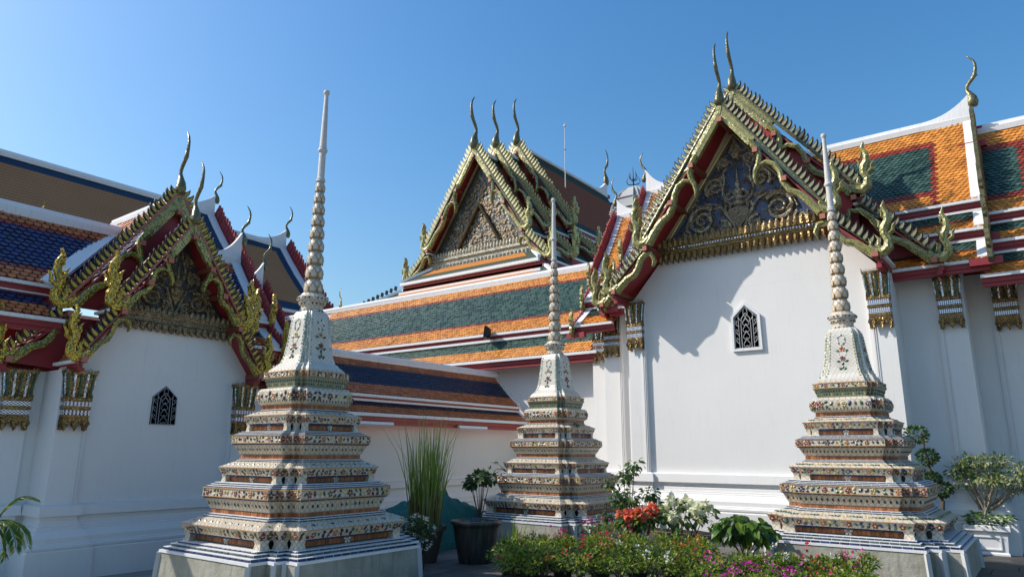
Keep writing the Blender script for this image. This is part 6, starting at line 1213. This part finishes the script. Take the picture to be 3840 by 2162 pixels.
def topiary():
    rg = np.random.default_rng(77); c = gp(3490, 13.3); R = thing('topiary_tree', 'cloud pruned topiary with round leaf balls behind the right spire', 'topiary', tuple(c)); pot(R, c, .26, .45, M['trim'])
    mb = MB(); mb.tube([c+np.array([0, 0, .4]), c+np.array([.08, 0, .9]), c+np.array([-.05, .05, 1.4]), c+np.array([-.1, 0, 1.95])], [.035, .03, .022, .012], 6); build(mb, 'trunk', M['stem'], R)
    for px, py, r in ((3436, 1628, .19), (3478, 1711, .165), (3499, 1792, .125), (3535, 1833, .15), (3450, 1900, .16)):
        d = CR*(px-1920)/FPX-CU*(py-1081)/FPX+CF; q = CAM+d*(np.linalg.norm(c[:2])/np.linalg.norm(d[:2])); P = []; D = []
        for j in range(460): v = rg.normal(0, 1, 3); v /= np.linalg.norm(v); P.append(q+v*r*np.array([1, 1, .78])*rg.uniform(.6, .95)); D.append(v+rg.normal(0, .5, 3))
        leaves(R, 'leaf_ball', P, D, rg.uniform(.035, .055, 460), [M['leaf_d'], M['leaf_m']], [.5, .5], rg, LEAF4, False, 1.2)
        mb = MB(); mb.tube([q, np.array([c[0]-.02, c[1], q[2]-.12])], [.01, .014], 5); build(mb, 'branch', M['stem'], R)
topiary()
def planter(c, w, h, label, rot, seed, tree):
    R = thing('stone_planter', label[0], 'planter', tuple(c)); U = np.array([math.cos(rot), math.sin(rot), 0]); V = np.array([-math.sin(rot), math.cos(rot), 0]); rc = lambda k, z: [c+U*k*w/2*i+V*k*w/2*j+np.array([0, 0, z]) for i, j in ((-1, -1), (1, -1), (1, 1), (-1, 1))]
    mb = MB(); mb.loft([rc(.86, 0), rc(.86, h*.06), rc(.80, h*.10), rc(.86, h*.72), rc(.93, h*.78), rc(1.0, h*.82), rc(1.0, h*.97), rc(.97, h), rc(.84, h), rc(.82, h*.9)]); build(mb, 'planter_body', M['trim'], R)
    for k in range(4):
        A, B = [(-V, U), (U, V), (V, -U), (-U, -V)][k]; mb = MB(); f = lambda a, b, t: c+A*(w/2*(.80+.06*(b/h-.1)/.62)+.004+t)+B*a+np.array([0, 0, b])
        for (x0, z0), (x1, z1) in (((-.27, .2), (.27, .2)), ((.27, .2), (.27, .62)), ((.27, .62), (-.27, .62)), ((-.27, .62), (-.27, .2))): mb.beam(f(x0*w, z0*h, .004), f(x1*w, z1*h, .004), .02, .02)
        build(mb, 'panel_moulding', M['trim'], R)
    mb = MB(); mb.loft([rc(.83, h*.90), rc(.83, h*.91)]); build(mb, 'planter_soil', M['soil'], R)
    rg = np.random.default_rng(seed); T = thing('small_tree' if tree else 'green_shrub', label[1], 'small tree' if tree else 'shrub', tuple(c+np.array([0, 0, h*.91]))); P = []; D = []
    if tree:
        mb = MB(); tips = []; cc = c+np.array([.14, 0, 1.16])
        for k in range(28): a = 2*PI*k/28+rg.uniform(-.3, .3); rr = rg.uniform(.15, .62); tips.append(cc+np.array([math.cos(a)*rr, math.sin(a)*rr, .34*(1-(rr/.7)**2)+rg.uniform(-.26, .10)]))
        b0 = c+np.array([0, 0, h*.88])
        for k in range(4):
            a = k*1.6; mid = b0+np.array([.08*math.cos(a), .08*math.sin(a), .26]); mb.tube([b0+np.array([.04*math.cos(a), .04*math.sin(a), 0]), mid-np.array([.03, 0, .12]), mid], [.026, .022, .02], 6)
            for t in tips[k::4]: mb.tube([mid, (mid+t)/2+np.array([0, 0, -.05]), t], [.016, .011, .004], 5)
        build(mb, 'branches', M['stem_p'], T)['kind'] = 'stuff'
        for t in tips:
            for j in range(85): q = rg.normal(0, 1, 3); q /= np.linalg.norm(q); P.append(t+q*rg.uniform(.03, .20)*np.array([1, 1, .6])); D.append(q*.8+np.array([0, 0, -.1]))
        leaves(T, 'foliage', P, D, rg.uniform(.05, .085, len(P)), [M['leaf_v'], M['leaf_m'], M['leaf_y']], [.62, .28, .10], rg, LEAF7, True, .9)
        P, D = [], []
    for j in range(420): a = rg.uniform(0, 6.3); r = w*.56*math.sqrt(rg.random()); q = c+np.array([r*math.cos(a), r*math.sin(a), h*.92+rg.uniform(.0, .26)*(1-.5*r/w)]); P.append(q); D.append([math.cos(a), math.sin(a), rg.uniform(-.2, .7)])
    leaves(T, 'undergrowth' if tree else 'foliage', P, D, rg.uniform(.05, .09, len(P)), [M['leaf_m'], M['leaf']], [.8, .2], rg, LEAF7, True, 1.35)
cpl = gz(3700, 2078); planter(np.array([cpl[0]+.05, cpl[1]+.25, 0]), .66, .47, ('cream stone planter with a raised panel right of the right spire', 'pale variegated little tree with bent trunks in the nearer stone planter'), .0, 91, True)
cp2 = gz(3850, 2050); planter(np.array([cp2[0]+.18, cp2[1]+.35, 0]), .66, .52, ('second cream stone planter cut off by the right edge of the picture', 'low green plant filling the stone planter at the far right edge'), .0, 92, False)
def palm():
    rg = np.random.default_rng(95); c = gp(-75, 8.6); R = thing('potted_palm', 'feathery palm with arching fronds in front of the shaded wall at left edge', 'palm', tuple(c)); pot(R, c, .22, .35, M['clay'])
    F = [((-10, 1950), (35, 1868), (88, 1845), (138, 1868)), ((-20, 1955), (60, 1930), (100, 1975), (104, 2045)), ((-20, 1950), (40, 1950), (62, 2010), (58, 2060)), ((-30, 1960), (20, 1985), (24, 2040), (10, 2090)), ((-40, 1940), (-60, 1860), (-110, 1830), (-160, 1880)), ((-30, 1950), (0, 1850), (10, 1800), (40, 1790))][:5]
    Dd = np.linalg.norm(c[:2])
    for i, fr in enumerate(F):
        pts = []
        for k, (px, py) in enumerate(fr): d = CR*(px-1920)/FPX-CU*(py-1081)/FPX+CF; pts.append(CAM+d*((Dd+(.12*k*math.sin(i*2.1)))/np.linalg.norm(d[:2])))
        pts = np.array(pts); ts = np.linspace(0, 1, 26); Q = np.array([(1-t)**3*pts[0]+3*(1-t)**2*t*pts[1]+3*(1-t)*t*t*pts[2]+t**3*pts[3] for t in ts]); mb = MB(); mb.tube([c+np.array([0, 0, .33])]+list(Q[::3]), [.014]+[.010-.0009*k for k in range(len(Q[::3]))], 5); fo = build(mb, 'frond_rib', M['leaf_m'], R); P = []; D = []
        for k in range(3, 26):
            t = unit(Q[min(k+1, 25)]-Q[k-1]); s = unit(np.cross(t, (0, 0, 1)))
            for sg in (-1, 1): P.append(Q[k]); D.append(s*sg*.75+t*.75+np.array([0, 0, -.35]))
        leaves(fo, 'leaflets', P, D, np.repeat(np.interp(np.arange(23), [0, 8, 22], [.11, .16, .075]), 2), [M['leaf_m'], M['leaf_y']], [.85, .15], rg, LEAF4, True, .28)
palm()
